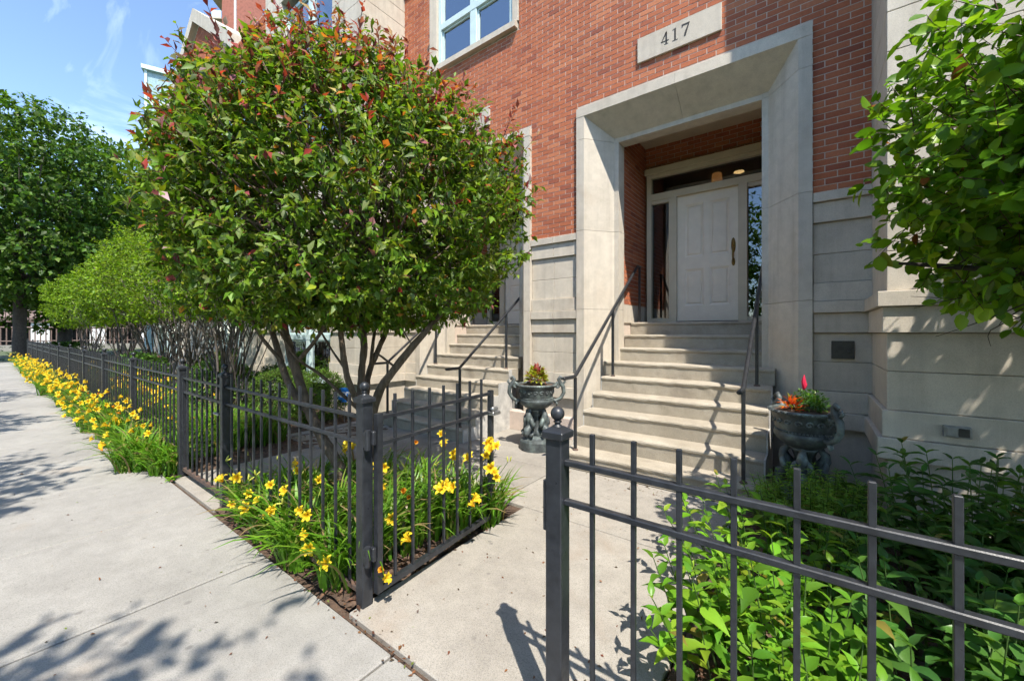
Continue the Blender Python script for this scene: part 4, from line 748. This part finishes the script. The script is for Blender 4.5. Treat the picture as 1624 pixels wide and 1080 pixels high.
def daylily(x, y, nb, L, nf, label, group, rs=0.09, fz=(0.30,0.50), reach=0.28, face=(0.5,-0.8), lean=1.0, pts=None):
    t = thing('daylily_clump', label, 'daylily', (x, y, 0), group); bias = (face[0]*0.25, face[1]*0.25)
    put('leaves', blades(int(nb*1.9), x, y, rs*1.3, L*1.12, lean, 0.0095, 0.0, bias), M_leafg, t, True); segs = []
    for k in range(nf):
        if pts is not None and k < len(pts): p = Vector(pts[k])
        else: a = rnd.uniform(0, 6.28); r = reach*math.sqrt(rnd.random()); p = Vector((x+r*math.cos(a)+face[0]*0.10, y+r*math.sin(a)+face[1]*0.10, rnd.uniform(*fz)))
        b0 = Vector((x+rnd.gauss(0,.03), y+rnd.gauss(0,.03), 0.02)); m_ = b0.lerp(p, 0.55)+Vector((0,0,0.06)); segs += [(b0, m_), (m_, p)]
        o = link('flower', FL[rnd.choice((0,1,2,3,4,0,1,2,3,4,5))], None, t); dirv = Vector((face[0]+rnd.gauss(0,.55), face[1]+rnd.gauss(0,.55), rnd.uniform(0.2,1.0))); o.location = p
        o.rotation_euler = (dirv.to_track_quat('Z','Y') @ Vector((0,0,1)).rotation_difference(Vector((0,0,1)))).to_euler(); s_ = rnd.uniform(0.72,1.05); o.scale = (s_,s_,s_)
    for k in range(max(1, nf//3) if nf else 0):
        a = rnd.uniform(0, 6.28); p = Vector((x+reach*0.8*math.cos(a), y+reach*0.8*math.sin(a), rnd.uniform(*fz)+0.03)); b0 = Vector((x, y, 0.02)); m_ = b0.lerp(p, 0.55)+Vector((0,0,0.06)); segs += [(b0, m_), (m_, p)]
        for j in range(2): o = link('bud', BUD, None, t); o.location = p+Vector((rnd.gauss(0,.008),rnd.gauss(0,.008),0)); o.rotation_euler = (rnd.gauss(0,.6), rnd.gauss(0,.6), 0)
    if segs: put('flower_stalks', prisms(np.array([a for a, b in segs]), np.array([b for a, b in segs]), np.full(len(segs),0.0032), np.full(len(segs),0.0026), np.tile(np.array([[0.09,0.16,0.04]]),(len(segs),1))), M_leafg, t)
G1, G2, G3 = 'daylilies in the bed by the open gate', 'daylilies spilling onto the sidewalk', 'daylilies behind the long fence'
LB1 = 'clump of yellow daylilies in the small bed beside the open gate'; LB2 = 'clump of yellow daylilies spilling over the sidewalk edge outside the long fence'; LB3 = 'clump of yellow daylilies growing behind the long picket fence'
# small bed, street side then gate side; flowers where the photo shows them
ORD = 'first second third fourth fifth sixth seventh eighth ninth tenth eleventh twelfth thirteenth fourteenth fifteenth sixteenth seventeenth eighteenth nineteenth twentieth'.split(); ORD += ['twenty-'+o for o in ORD[:9]]+['thirtieth']+['thirty-'+o for o in ORD[:9]]
fp = lambda u, v, d: tuple(at(u, v, d))
daylily(-3.72, 1.40, 90, 0.42, 6, 'yellow daylily clump at the street corner beside the closed gate latch post', G1, 0.12, pts=[fp(353,764,3.2), fp(376,757,3.2), fp(368,800,3.1), fp(395,783,3.05), fp(412,794,3.0), fp(393,805,2.95)], face=(0.5,-0.8))
daylily(-3.28, 1.38, 120, 0.44, 6, 'yellow daylily clump with paired blooms outside the middle of the short fence', G1, 0.13, pts=[fp(430,770,2.9), fp(433,808,2.75), fp(430,818,2.72), fp(456,778,2.85), fp(480,808,2.65), fp(488,816,2.6)], face=(0.5,-0.8))
daylily(-2.78, 1.36, 130, 0.46, 3, 'yellow daylily clump sprawling over the sidewalk with one low open bloom', G1, 0.14, pts=[fp(520,893,2.35), fp(489,846,2.5), fp(492,868,2.4)], face=(0.6,-0.8))
daylily(-2.36, 1.42, 130, 0.46, 2, 'yellow daylily clump at the foot of the corner gate post', G1, 0.14, pts=[fp(608,905,2.25), fp(608,918,2.22)], face=(0.8,-0.6))
daylily(-3.55, 1.72, 90, 0.44, 6, 'yellow daylily clump in the shade before the leaning tree trunk', G1, 0.13, pts=[fp(474,735,3.3), fp(474,745,3.3), fp(505,763,3.2), fp(560,712,3.4), fp(550,708,3.45), fp(500,790,3.1)])
daylily(-2.95, 1.80, 110, 0.48, 5, 'yellow daylily clump seen just left of and behind the corner post', G1, 0.15, pts=[fp(556,705,3.2), fp(610,740,3.0), fp(640,783,2.8), fp(612,775,2.85), fp(648,790,2.8)])
daylily(-2.42, 1.80, 130, 0.46, 6, 'yellow daylily clump behind the hinge side of the open gate', G1, 0.15, pts=[fp(622,822,2.6), fp(651,858,2.5), fp(700,775,2.75), fp(702,770,2.75), fp(720,773,2.8), fp(657,701,3.2)])
daylily(-2.32, 2.22, 150, 0.46, 7, 'yellow daylily clump behind the latch side of the open gate', G1, 0.17, pts=[fp(749,794,2.75), fp(752,803,2.72), fp(745,727,3.1), fp(718,727,3.1), fp(718,718,3.1), fp(699,691,3.3), fp(706,707,3.2)], face=(0.7,-0.6))
daylily(-2.20, 2.50, 120, 0.44, 8, 'yellow daylily clump blooming beyond the free end of the open gate', G1, 0.14, pts=[fp(774,700,3.1), fp(779,716,3.05), fp(770,705,3.1), fp(787,710,3.1), fp(783,752,2.95), fp(778,742,3.0), fp(785,757,2.95), fp(770,722,3.1)], face=(0.7,-0.6))
daylily(-2.9, 2.35, 110, 0.46, 3, 'daylily clump at the back of the small bed near the walkway', G1, 0.16); daylily(-3.5, 2.30, 90, 0.44, 2, 'daylily clump at the back of the small bed around the tree base', G1, 0.16)
daylily(-5.75, 1.30, 150, 0.36, 0, 'dense grassy daylily clump without flowers at the foot of the gate post', None, 0.15, lean=1.1)
xs_ = np.linspace(-6.15, -29.5, 34)
for i, x in enumerate(xs_):
    nf = 4 if i == 0 else (14 if i < 8 else 17); yy = 1.17+rnd.gauss(0,0.05)
    LB2 = ORD[i]+' clump of yellow daylilies along the sidewalk edge, counted from the closed gate'
    daylily(float(x)+rnd.gauss(0,.08), yy, 110 if i < 10 else 60, 0.46 if i < 10 else 0.5, nf if i < 22 else 8, LB2, G2, 0.16, (0.24,0.62), 0.36, (0.35,-0.75), 1.05)
for i, x in enumerate(np.linspace(-6.6, -20, 19)):
    LB3 = ORD[i]+' clump of yellow daylilies behind the long fence, counted from the closed gate'
    daylily(float(x), 1.75+rnd.uniform(-0.12,0.5), 70 if i < 8 else 40, 0.55, 10 if i > 1 else 4, LB3, G3, 0.2, (0.40,0.72), 0.34, (0.5,-0.8), 0.8)
gr = thing('grass_clump', 'bright green grassy daylily foliage growing behind the middle of the fence', 'ornamental grass', (-6.5, 2.1, 0))
put('blades', merge([blades(130, -6.15-0.32*(k % 4)+rnd.gauss(0,.05), 1.65+0.30*(k//4)+rnd.gauss(0,.05), 0.18, 0.55, 0.8, 0.008) for k in range(14)]), M_leafg, gr, True)

# leafy perennials in the right bed
def leafy(name, x, y, nst, h, rad, lab, cat, L, W, cols, group=None, step=0.07, tmpl=LEAFL, leanx=(0,0), per=2, hmin=0.6):
    t = thing(name, lab, cat, (x, y, 0), group); lv, P0s, P1s = [], [], []
    for k in range(nst):
        a = rnd.uniform(0, 6.28); r = rad*math.sqrt(rnd.random()); b0 = np.array([x+r*math.cos(a), y+r*math.sin(a), 0.0]); hh = h*rnd.uniform(hmin,1.08)*(1-0.35*(r/rad)**2); tp = b0+np.array([0.35*(r/rad)*hh*math.cos(a)+leanx[0]*hh+rnd.gauss(0,.04), 0.35*(r/rad)*hh*math.sin(a)+leanx[1]*hh+rnd.gauss(0,.04), hh])
        P0s.append(b0); P1s.append(tp); m = max(3, int(hh*0.75/step)); rot = rnd.uniform(0,3.14)
        for j in range(m):
            s_ = 1-0.75*j/m; q = b0+(tp-b0)*s_; rot += 1.57+rnd.gauss(0,.25); sc = (0.55 if j == 0 else (0.85 if j == 1 else 1.05))*rnd.uniform(0.8,1.2); up = 0.75 if j == 0 else (0.35 if j == 1 else 0.1)
            for s2 in range(per):
                aa = rot+s2*2*math.pi/per+rnd.gauss(0,.2); lv.append((q, (math.cos(aa), math.sin(aa), up+rnd.gauss(0,.15)), (rnd.gauss(0,.25), rnd.gauss(0,.25), 1), sc))
    n = len(lv); P = np.array([l[0] for l in lv]); D = np.array([l[1] for l in lv]); N = np.array([l[2] for l in lv], float); sc = np.array([l[3] for l in lv])
    d_ = leaves(P, D, N, L*sc, W*sc, np.where(rng.uniform(0,1,(n,1)) < 0.03, np.array([[0.26,0.22,0.05]]), pick(cols, [3,3,2,1][:len(cols)], n, 0.16)), tmpl)
    st = prisms(np.array(P0s), np.array(P1s), np.full(nst,0.005), np.full(nst,0.0025), np.tile(np.array([[0.10,0.17,0.05]]),(nst,1)))
    put('leaves', d_, M_leafg, t, True); put('stems', st, M_leafg, t); return t
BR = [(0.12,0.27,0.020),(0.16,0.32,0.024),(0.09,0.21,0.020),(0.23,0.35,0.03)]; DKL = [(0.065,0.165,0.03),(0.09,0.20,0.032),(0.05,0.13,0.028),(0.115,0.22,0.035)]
leafy('leafy_perennial', -0.18, 2.05, 42, 0.62, 0.34, 'bright green pointed-leaved perennial pressed against the near fence pickets', 'perennial', 0.115, 0.055, BR, 'bright leafy perennials', leanx=(-0.1,-0.05))
leafy('leafy_perennial', -0.22, 2.75, 38, 0.62, 0.34, 'bright green pointed-leaved perennial leaning over the path edge', 'perennial', 0.115, 0.052, BR, 'bright leafy perennials', leanx=(-0.12,0))
leafy('leafy_perennial', 0.10, 1.62, 34, 0.50, 0.30, 'bright green pointed-leaved perennial at the bottom edge behind the pickets', 'perennial', 0.11, 0.052, BR, 'bright leafy perennials')
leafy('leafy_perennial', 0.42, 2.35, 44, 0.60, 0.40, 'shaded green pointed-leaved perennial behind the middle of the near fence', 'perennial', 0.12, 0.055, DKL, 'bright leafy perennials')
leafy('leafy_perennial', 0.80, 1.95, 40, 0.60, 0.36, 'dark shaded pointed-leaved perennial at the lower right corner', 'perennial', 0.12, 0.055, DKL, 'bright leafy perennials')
leafy('fine_leaved_shrub', 0.02, 3.62, 90, 0.58, 0.34, 'light green fine-leaved plant growing before the dark urn', 'plant', 0.055, 0.013, [(0.17,0.32,0.04),(0.21,0.36,0.05),(0.13,0.25,0.03)], None, 0.022, LEAF4, per=4)
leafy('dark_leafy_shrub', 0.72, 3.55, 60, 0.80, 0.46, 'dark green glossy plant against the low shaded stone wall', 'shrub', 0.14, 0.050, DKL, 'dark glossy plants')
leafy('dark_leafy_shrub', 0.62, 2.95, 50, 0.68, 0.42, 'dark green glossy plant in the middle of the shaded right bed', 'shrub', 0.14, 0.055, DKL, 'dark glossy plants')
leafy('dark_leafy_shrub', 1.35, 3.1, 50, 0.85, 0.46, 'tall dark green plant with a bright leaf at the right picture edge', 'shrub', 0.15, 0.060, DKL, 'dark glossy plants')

# boxwoods, hostas and bedding behind the fence
def globe(x, y, zc, r, lab, cols, n=1500, L=0.026, name='boxwood', cat='shrub', group=None, hz=None):
    t = thing(name, lab, cat, (x, y, 0), group); sh = crown_shape((x,y,zc), r, hz or r*0.9, hz or r*0.9, 2.2, 0.05, int(abs(x*31)))
    c_, t_, _ = foliage(sh, n, 7, 0.07, L, L*0.6, lambda LP, fr, s_, tid, nn: pick(cols, [3,3,2,1][:len(cols)], len(LP), 0.15), 0.72); put('leaves', merge([c_, t_]), M_leaf, t)
    mb = MB()
    for k in range(9): a = k*0.7; mb.tube([(x+0.03*math.cos(a),y+0.03*math.sin(a),-0.02),(x+r*0.6*math.cos(a),y+r*0.6*math.sin(a),zc)], [0.012,0.005], 5)
    mb.build('stems', M_barkd, t)
globe(-6.95, 3.55, 0.42, 0.50, 'clipped round boxwood in front of the teal ground-floor window', [(0.10,0.19,0.03),(0.13,0.24,0.03),(0.07,0.14,0.03)], 2200, 0.03)
globe(-7.9, 3.35, 0.45, 0.48, 'round boxwood partly hidden behind the left tree stems', [(0.10,0.19,0.03),(0.13,0.24,0.03),(0.07,0.14,0.03)], 1600, 0.03)
globe(-8.6, 3.7, 0.40, 0.55, 'dark green low shrub beside the stone pier of the bay', [(0.04,0.09,0.03),(0.06,0.12,0.03),(0.03,0.07,0.02)], 1000, 0.05, 'low_shrub')
for i, (x, y) in enumerate([(-9.2,2.9),(-11.6,3.3),(-13.3,2.4),(-16.5,3.0)]):
    globe(x, y, 0.45, 0.6, ['mounded bright bedding plant under the first fanned shrub','mounded bright bedding plant between two lime shrubs','mounded bright bedding plant behind the orange lilies','mounded bright bedding plant far along the bed'][i], [(0.11,0.22,0.04),(0.15,0.27,0.05),(0.08,0.17,0.03)], 500, 0.07, 'bedding_plant', 'plant', 'bedding plants under the shrubs')
def blossom_mesh(c):
    V, T, C = [], [], []
    for k in range(26):
        a = k*2.4; el = 0.15+1.35*(k/26); d = np.array([[math.cos(a)*math.cos(el), math.sin(a)*math.cos(el), math.sin(el)]]); v, t, cc = leaves(np.zeros((1,3)), d, np.array([[0,0,1.]])+rng.normal(0,.2,(1,3)), np.array([0.05]), np.array([0.04]), np.array([c])*rng.uniform(0.8,1.2), LEAF4); T.append(t+sum(len(q) for q in V)); V.append(v); C.append(cc)
    m = fast('blossom', np.concatenate(V), np.concatenate(T), np.concatenate(C)); m.materials.append(M_petal); return m
PK = blossom_mesh((0.62,0.05,0.16)); PP = blossom_mesh((0.68,0.36,0.36))
for (p, me, lab) in ((at(315,662,6.6), PK, 'single magenta blossom on a leafy stem behind the closed gate'), (at(253,567,9.0), PP, 'pale pink blossom on a leafy plant above the fence rails'), (at(262,600,8.6), PP, 'pink blossom lower down among the orange lilies')):
    t = leafy('peony', p.x, p.y, 14, max(0.3, p.z-0.08), 0.18, lab, 'flower', 0.09, 0.05, BR, 'pink blossoms behind the fence'); o = link('blossom', me, None, t); o.location = p

# planting in the urns
def urn_plant(x, y, lab, kind_):
    t = thing('potted_plant', lab, 'potted plant', (x, y, 0.86)); c = np.array([x, y, 0.87])
    if kind_ == 'coleus':
        n = 330; d = sphere_dirs(n); d[:,2] = np.abs(d[:,2]); P = c+d*np.array([0.135,0.135,0.19])*rng.uniform(0.5,1,(n,1))+np.array([0,0,0.03]); col = pick([(0.26,0.30,0.03),(0.36,0.38,0.04),(0.26,0.05,0.06),(0.34,0.12,0.09)], [5,5,2,1.2], n); top = d[:,2] > 0.90; col[top] = pick([(0.30,0.04,0.06),(0.40,0.12,0.10)], [2,1], top.sum())
        put('leaves', leaves(P, d*0.9+np.array([0,0,0.1])+rng.normal(0,.3,(n,3)), d*0.3+np.array([0,0,1.]), rng.uniform(0.05,0.085,n), rng.uniform(0.03,0.045,n), col, LEAFL), M_leafg, t, True)
    else:
        n = 620; cc = c+RT_np*0.045; d = sphere_dirs(n); d[:,2] = np.abs(d[:,2]); P = cc+d*np.array([0.155,0.155,0.175])*rng.uniform(0.4,1,(n,1)); put('leaves', leaves(P, d+rng.normal(0,.5,(n,3)), d*0.3+np.array([0,0,1.]), rng.uniform(0.022,0.042,n), rng.uniform(0.012,0.022,n), pick([(0.06,0.15,0.03),(0.09,0.2,0.03),(0.16,0.26,0.06)], [3,3,1], n), LEAFL), M_leafg, t)
        n = 60; cl = c-RT_np*0.11; d = sphere_dirs(n); d[:,2] = np.abs(d[:,2])*0.8; P = cl+d*np.array([0.07,0.07,0.14])*rng.uniform(0.4,1,(n,1)); put('orange_leaves', leaves(P, d+rng.normal(0,.3,(n,3))+np.array([0,0,.3]), d*0.3+np.array([0,0,1.]), rng.uniform(0.05,0.08,n), rng.uniform(0.018,0.03,n), pick([(0.60,0.12,0.02),(0.55,0.06,0.04),(0.45,0.22,0.03),(0.2,0.2,0.03)], [3,2,1,1], n), LEAFL), M_leafg, t, True)
        pl_ = MB(); b_ = c+np.array([0,0,0.17]); pl_.lathe([(0.004,0),(0.013,0.02),(0.017,0.05),(0.015,0.08),(0.010,0.105),(0.005,0.125),(0.001,0.138)], tuple(b_), 14, lambda i, a: 0.30*math.sin(5*a+i*2.1)+rnd.gauss(0,0.25)); pl_.build('plume', plain('plume_red', (0.62,0.01,0.06), 0.8), t, True)
        MB().tube([tuple(c), tuple(b_)], 0.005, 6).build('plume_stalk', M_leafstalk, t)
RT_np = np.array(RT); M_leafstalk = plain('stalk_green', (0.08,0.15,0.04), 0.6)
urn_plant(-2.95, 4.47, 'burgundy and yellow-green coleus filling the grey-green urn', 'coleus'); urn_plant(-0.06, 4.40, 'red plume flower with orange leaves and green foliage in the dark urn', 'plume')

# litter
n = 150; P = np.stack([rng.uniform(-2.25,-0.6,n), rng.uniform(1.35,4.0,n), np.full(n,0.006)], 1); P = np.concatenate([P, np.stack([rng.uniform(-7,-1.0,70), rng.uniform(0.1,1.15,70), np.full(70,0.006)], 1), np.stack([rng.uniform(-2.2,-0.6,60), rng.uniform(3.85,4.03,60), np.full(60,0.006)], 1), np.stack([rng.uniform(-3.2,-1.4,90), rng.normal(1.21,0.03,90), np.full(90,0.006)], 1)]); n = len(P)
D = rng.normal(size=(n,3)); D[:,2] *= 0.15; Ls = rng.uniform(0.008,0.026,n); big = rng.uniform(0,1,n) < 0.04; Ls[big] *= 2.0
tag(kind(link('fallen_leaves', fast('fallen_leaves', *leaves(P, D, np.array([0,0,1.])+rng.normal(0,.25,(n,3)), Ls, Ls*0.5, pick([(0.16,0.07,0.04),(0.24,0.11,0.05),(0.10,0.07,0.05),(0.20,0.26,0.06)], [4,3,3,0.6], n), LEAF4)), M_leaf), 'stuff'), 'scattered brown dry leaf bits on the concrete path', 'leaf litter')
n = 2600; P = np.concatenate([np.stack([rng.uniform(-4.1,-2.05,n), rng.uniform(1.23,2.7,n), rng.uniform(0.004,0.02,n)], 1), np.stack([rng.uniform(-9,-5.5,n), rng.uniform(1.23,4.1,n), rng.uniform(0.004,0.02,n)], 1), np.stack([rng.uniform(-0.5,1.5,n), rng.uniform(1.3,4.2,n), rng.uniform(0.004,0.02,n)], 1)]); n = len(P); D = rng.normal(size=(n,3)); D[:,2] *= 0.25; Ls = rng.uniform(0.02,0.055,n)
tag(kind(link('bark_mulch', fast('bark_mulch', *leaves(P, D, np.array([0,0,1.])+rng.normal(0,.3,(n,3)), Ls, Ls*0.4, pick([(0.13,0.07,0.045),(0.09,0.05,0.035),(0.20,0.12,0.085)], [3,3,2], n), LEAF4)), M_leaf), 'stuff'), 'brown bark mulch covering the soil of the beds', 'mulch')
P = np.array([at(272,765,4.2)]*16); P[:,2] = 0.01; D = rng.normal(size=(16,3)); D[:,2] = np.abs(D[:,2])*0.4
tag(link('weed', fast('weed', *leaves(P, D, np.array([0,0,1.])+rng.normal(0,.2,(16,3)), rng.uniform(0.05,0.10,16), rng.uniform(0.02,0.035,16), pick(BR, [3,3,2,1], 16), LEAFL)), M_leaf), 'small green weed sprouting from the sidewalk joint by the closed gate', 'weed')

# ------------------------------------------------------------------ far buildings and the railing at the end of the street
gh = thing('gabled_row_house', 'brick row house with stone coped gable rising behind the red leaf tips', 'house', (-16, 4.3, 0))
g = MB(); g.prism([(-21.5,0.0),(-10.96,0.0),(-10.96,9.6),(-13.0,9.6),(-16.1,11.7),(-19.2,9.6),(-21.5,9.6)], 4.32, 5.6, 'y'); g.build('wall', M_mortar, gh)
br_ = []; lay(-21.45, -11.0, 3.0, 11.9, [(-14.0,-12.0,4.6,8.6),(-20,-17.6,4.6,8.6)], lambda p, q, za, zb: br_.append((p, q, 4.31, 4.33, za, zb)) if (zb < 9.6 or (abs((p+q)/2+16.1) < (11.65-zb)*1.476-0.1)) else None)
v_, t_, c_ = [], [], []
for i, b in enumerate(br_):
    q = MB().box(*b); v_ += q.v; t_ += [(f[0]+8*i, f[1]+8*i, f[2]+8*i) for f in q.f]+[(f[0]+8*i, f[2]+8*i, f[3]+8*i) for f in q.f]; c_ += [(rnd.random(),)*3]*8
kind(link('brickwork', fast('brickwork', np.array(v_), np.array(t_), np.array(c_), flat=True), M_brickmass, gh), 'stuff')
for (a, b) in (((-19.4,9.45),(-16.1,11.7)), ((-16.1,11.7),(-12.8,9.45))):
    MB().prism([(a[0],a[1]-0.05),(b[0],b[1]-0.05),(b[0],b[1]+0.38),(a[0],a[1]+0.38)], 4.15, 5.7, 'y').build('gable_coping', M_lime, gh)
for i, (a, b, pr) in enumerate(LV):
    for k in range(8): MB().bbox(-21.5+k*1.317, -21.5+(k+1)*1.317-0.004, 4.28-pr, 4.315, a, b, 0.004).build('stone_block', M_lime, gh)
for (x0, x1, z0, z1) in ((-14.0,-12.0,4.6,8.6), (-20,-17.6,4.6,8.6), (-14.6,-12.2,0.6,2.6), (-20.2,-17.8,0.6,2.6)):
    fw = MB(); ya = 4.15 if z0 < 3 else 4.25
    for (p, q, r_, s_) in ((x0,x0+.1,z0,z1),(x1-.1,x1,z0,z1),(x0+.1,x1-.1,z0,z0+.1),(x0+.1,x1-.1,z1-.1,z1),((x0+x1)/2-.06,(x0+x1)/2+.06,z0+.1,z1-.1)): fw.bbox(p,q,ya,4.31,r_,s_)
    wn = fw.build('window', M_teal, gh); MB().box(x0+.1,x1-.1,ya+.05,ya+.055,z0+.1,z1-.1).build('pane', M_fglass, wn); MB().box(x0+.1,x1-.1,ya+.057,ya+.06,z0+.1,z1-.1).build('dark_room', M_dark, wn)
MB().prism([(-21.5,9.59),(-10.96,9.59),(-10.96,9.8),(-16.1,11.3),(-21.5,9.8)], 5.6, 14, 'y').build('roof', M_plate, gh); MB().box(-21.5,-10.97,5.6,14,0,9.58).build('rear_wall', M_mortar, gh)
# glass block
M_pale = plain('pale_teal_glass', (0.30,0.42,0.44), 0.08, 0.0, None, 0, 0.2)
gb = thing('glass_block', 'pale teal glass corner building standing behind the gabled house', 'building', tuple(at(262,527,30).xy)+(0,)); gb_c = at(345,527,31)
def rotbox(cx, cy, rz, x0, x1, y0, y1, z0, z1, name, m, parent):
    c_, s_ = math.cos(rz), math.sin(rz); b = MB().box(x0,x1,y0,y1,z0,z1); b.v = [(cx+x*c_-y*s_, cy+x*s_+y*c_, z) for x, y, z in b.v]; return b.build(name, m, parent)
rz = AZ+0.55; W_, H_ = 4.2, 20.6
rotbox(gb_c.x, gb_c.y, rz, -W_+.15, 12, 0.15, 9, 0, H_-0.2, 'core', M_blind, gb)
for k in range(8):
    z0 = k*H_/8; rotbox(gb_c.x, gb_c.y, rz, -W_, 12.1, -0.02, 0.12, z0, z0+0.35, 'floor_band', M_teal, gb)
    for j in range(7): 
        pn = rotbox(gb_c.x, gb_c.y, rz, -W_+0.1+j*2.3, -W_+2.3+j*2.3, 0.05, 0.1, z0+0.35, z0+H_/8, 'pane', M_pale, gb)
for j in range(8): rotbox(gb_c.x, gb_c.y, rz, -W_-0.05+j*2.3, -W_+0.1+j*2.3, -0.05, 0.14, 0, H_, 'mullion', M_teal, gb)
rotbox(gb_c.x, gb_c.y, rz, -W_-0.2, 12.2, -0.2, 9.1, H_-0.15, H_+0.15, 'roof_edge', M_teal, gb); rotbox(gb_c.x, gb_c.y, rz, -W_+2.2, 11, 0.8, 8, H_+0.15, H_+1.0, 'roof_screen', M_fglass, gb)
# brick tower with balconies
tw = thing('brick_tower', 'tall red brick apartment tower with corner balconies far behind the tree', 'building', tuple(at(390,527,62).xy)+(0,)); tc_ = at(352,527,62); rz = AZ+0.1
M_bf = mineral('far_brick', (0.25,0.09,0.065), (0.31,0.115,0.08), 0.3, 3.0, 0.9, None, None, 0.5, 0.0)
rotbox(tc_.x, tc_.y, rz, 0, 22, 0, 18, 0, 82, 'wall', M_bf, tw); rotbox(tc_.x, tc_.y, rz, 1.9, 2.15, -0.25, 0, 0, 82, 'downpipe', M_white, tw)
for k in range(24):
    z0 = 8+k*3.0; rotbox(tc_.x, tc_.y, rz, -1.4, 0.0, -0.2, 2.2, z0, z0+0.22, 'balcony_slab', M_lime, tw); rotbox(tc_.x, tc_.y, rz, -1.4, -1.33, -0.2, 2.2, z0+0.25, z0+1.25, 'balcony_rail', M_teal, tw); rotbox(tc_.x, tc_.y, rz, -1.33, 0, -0.2, -0.13, z0+0.25, z0+1.25, 'balcony_rail', M_teal, tw)
    rotbox(tc_.x, tc_.y, rz, 6, 7.6, -0.03, 0.1, z0+0.6, z0+2.1, 'window', M_fglass, tw); rotbox(tc_.x, tc_.y, rz, 12, 13.6, -0.03, 0.1, z0+0.6, z0+2.1, 'window', M_fglass, tw)
# railing and low wall at the end of the street
M_corr = plain('brown_corrugated', (0.16,0.11,0.095), 0.6)
rl = thing('street_railing', 'dark brown railing on a low concrete wall at the far end of the sidewalk', 'railing', (-56, 6, 0)); X_ = -56
MB().box(X_-0.3,X_+0.3,-2,30,-0.1,0.45).build('low_wall', M_walk, rl); MB().tube([(X_,-2,2.0),(X_,30,2.0)], 0.07, 8).build('top_rail', M_corr, rl); MB().tube([(X_,-2,0.8),(X_,30,0.8)], 0.05, 6).build('rail', M_corr, rl)
bm_ = MB().box(X_-0.04,X_+0.04,-0.04,0.04,0.45,2.0).mesh('baluster'); bm_.materials.append(M_corr)
for k in range(100):
    o = bpy.data.objects.new('baluster', bm_); COL.objects.link(o); o.parent = rl; o.matrix_parent_inverse = Matrix.Translation((56,-6,0)); o.location = (0, -1.8+k*0.32, 0)
aw = thing('corrugated_canopy', 'long rounded brown corrugated canopy with white posts beyond the railing', 'canopy', (-62, 8, 0)); c_ = MB()
for k in range(96): y_ = -2+k*0.35; c_.prism([(-62+1.3*math.cos(t_), 2.75+1.05*math.sin(t_)) for t_ in np.linspace(-0.2, math.pi+0.2, 9)], y_, y_+0.30, 'y')
kind(c_.build('corrugations', M_corr, aw), 'stuff')
for k in range(9): MB().box(-61.2,-60.9,-1+k*4,0.2+k*4,0,2.6).build('white_post', M_white, aw)
MB().box(-62.4,-62.2,-2,31,0,2.7).build('back_panel', M_dark, aw)
hd_ = thing('added_shade_hedge', 'low dark hedge added for the planting and deep shade at the far end of the sidewalk', 'hedge', (-36.5, 3.0, 0)); shh = crown_shape((-36.6, 3.2, 0.35), 1.0, 0.55, 0.5, 5.0, 0.05, 31, 5.5)  # dark planting, added also to stand in for the shade under the trees
c_, t_, _ = foliage(shh, 1100, 8, 0.2, 0.10, 0.06, lambda LP, fr, s_, tid, nn: pick(DK, [3,3,2], len(LP), 0.15), 0.6); put('leaves', merge([c_, t_]), M_leaf, hd_)
bg = [(0.06,0.12,0.03),(0.09,0.16,0.04),(0.12,0.19,0.05)]
for i, (x, y, zc, r) in enumerate([(-70,1.5,3.0,3.2), (-72,8,3.4,3.6), (-70,16,3.4,4.0), (-72,25,4.0,4.5)]):
    globe(x, y, zc, r, ['pale green bush beyond the canopy between the two dark trunks','pale green bush behind the far railing left of the lime shrubs','pale green bush hidden far behind the lime shrubs','pale green bush at the far end of the canopy'][i], bg, 350, 0.40, 'far_bush', 'bush', 'bushes beyond the canopy')
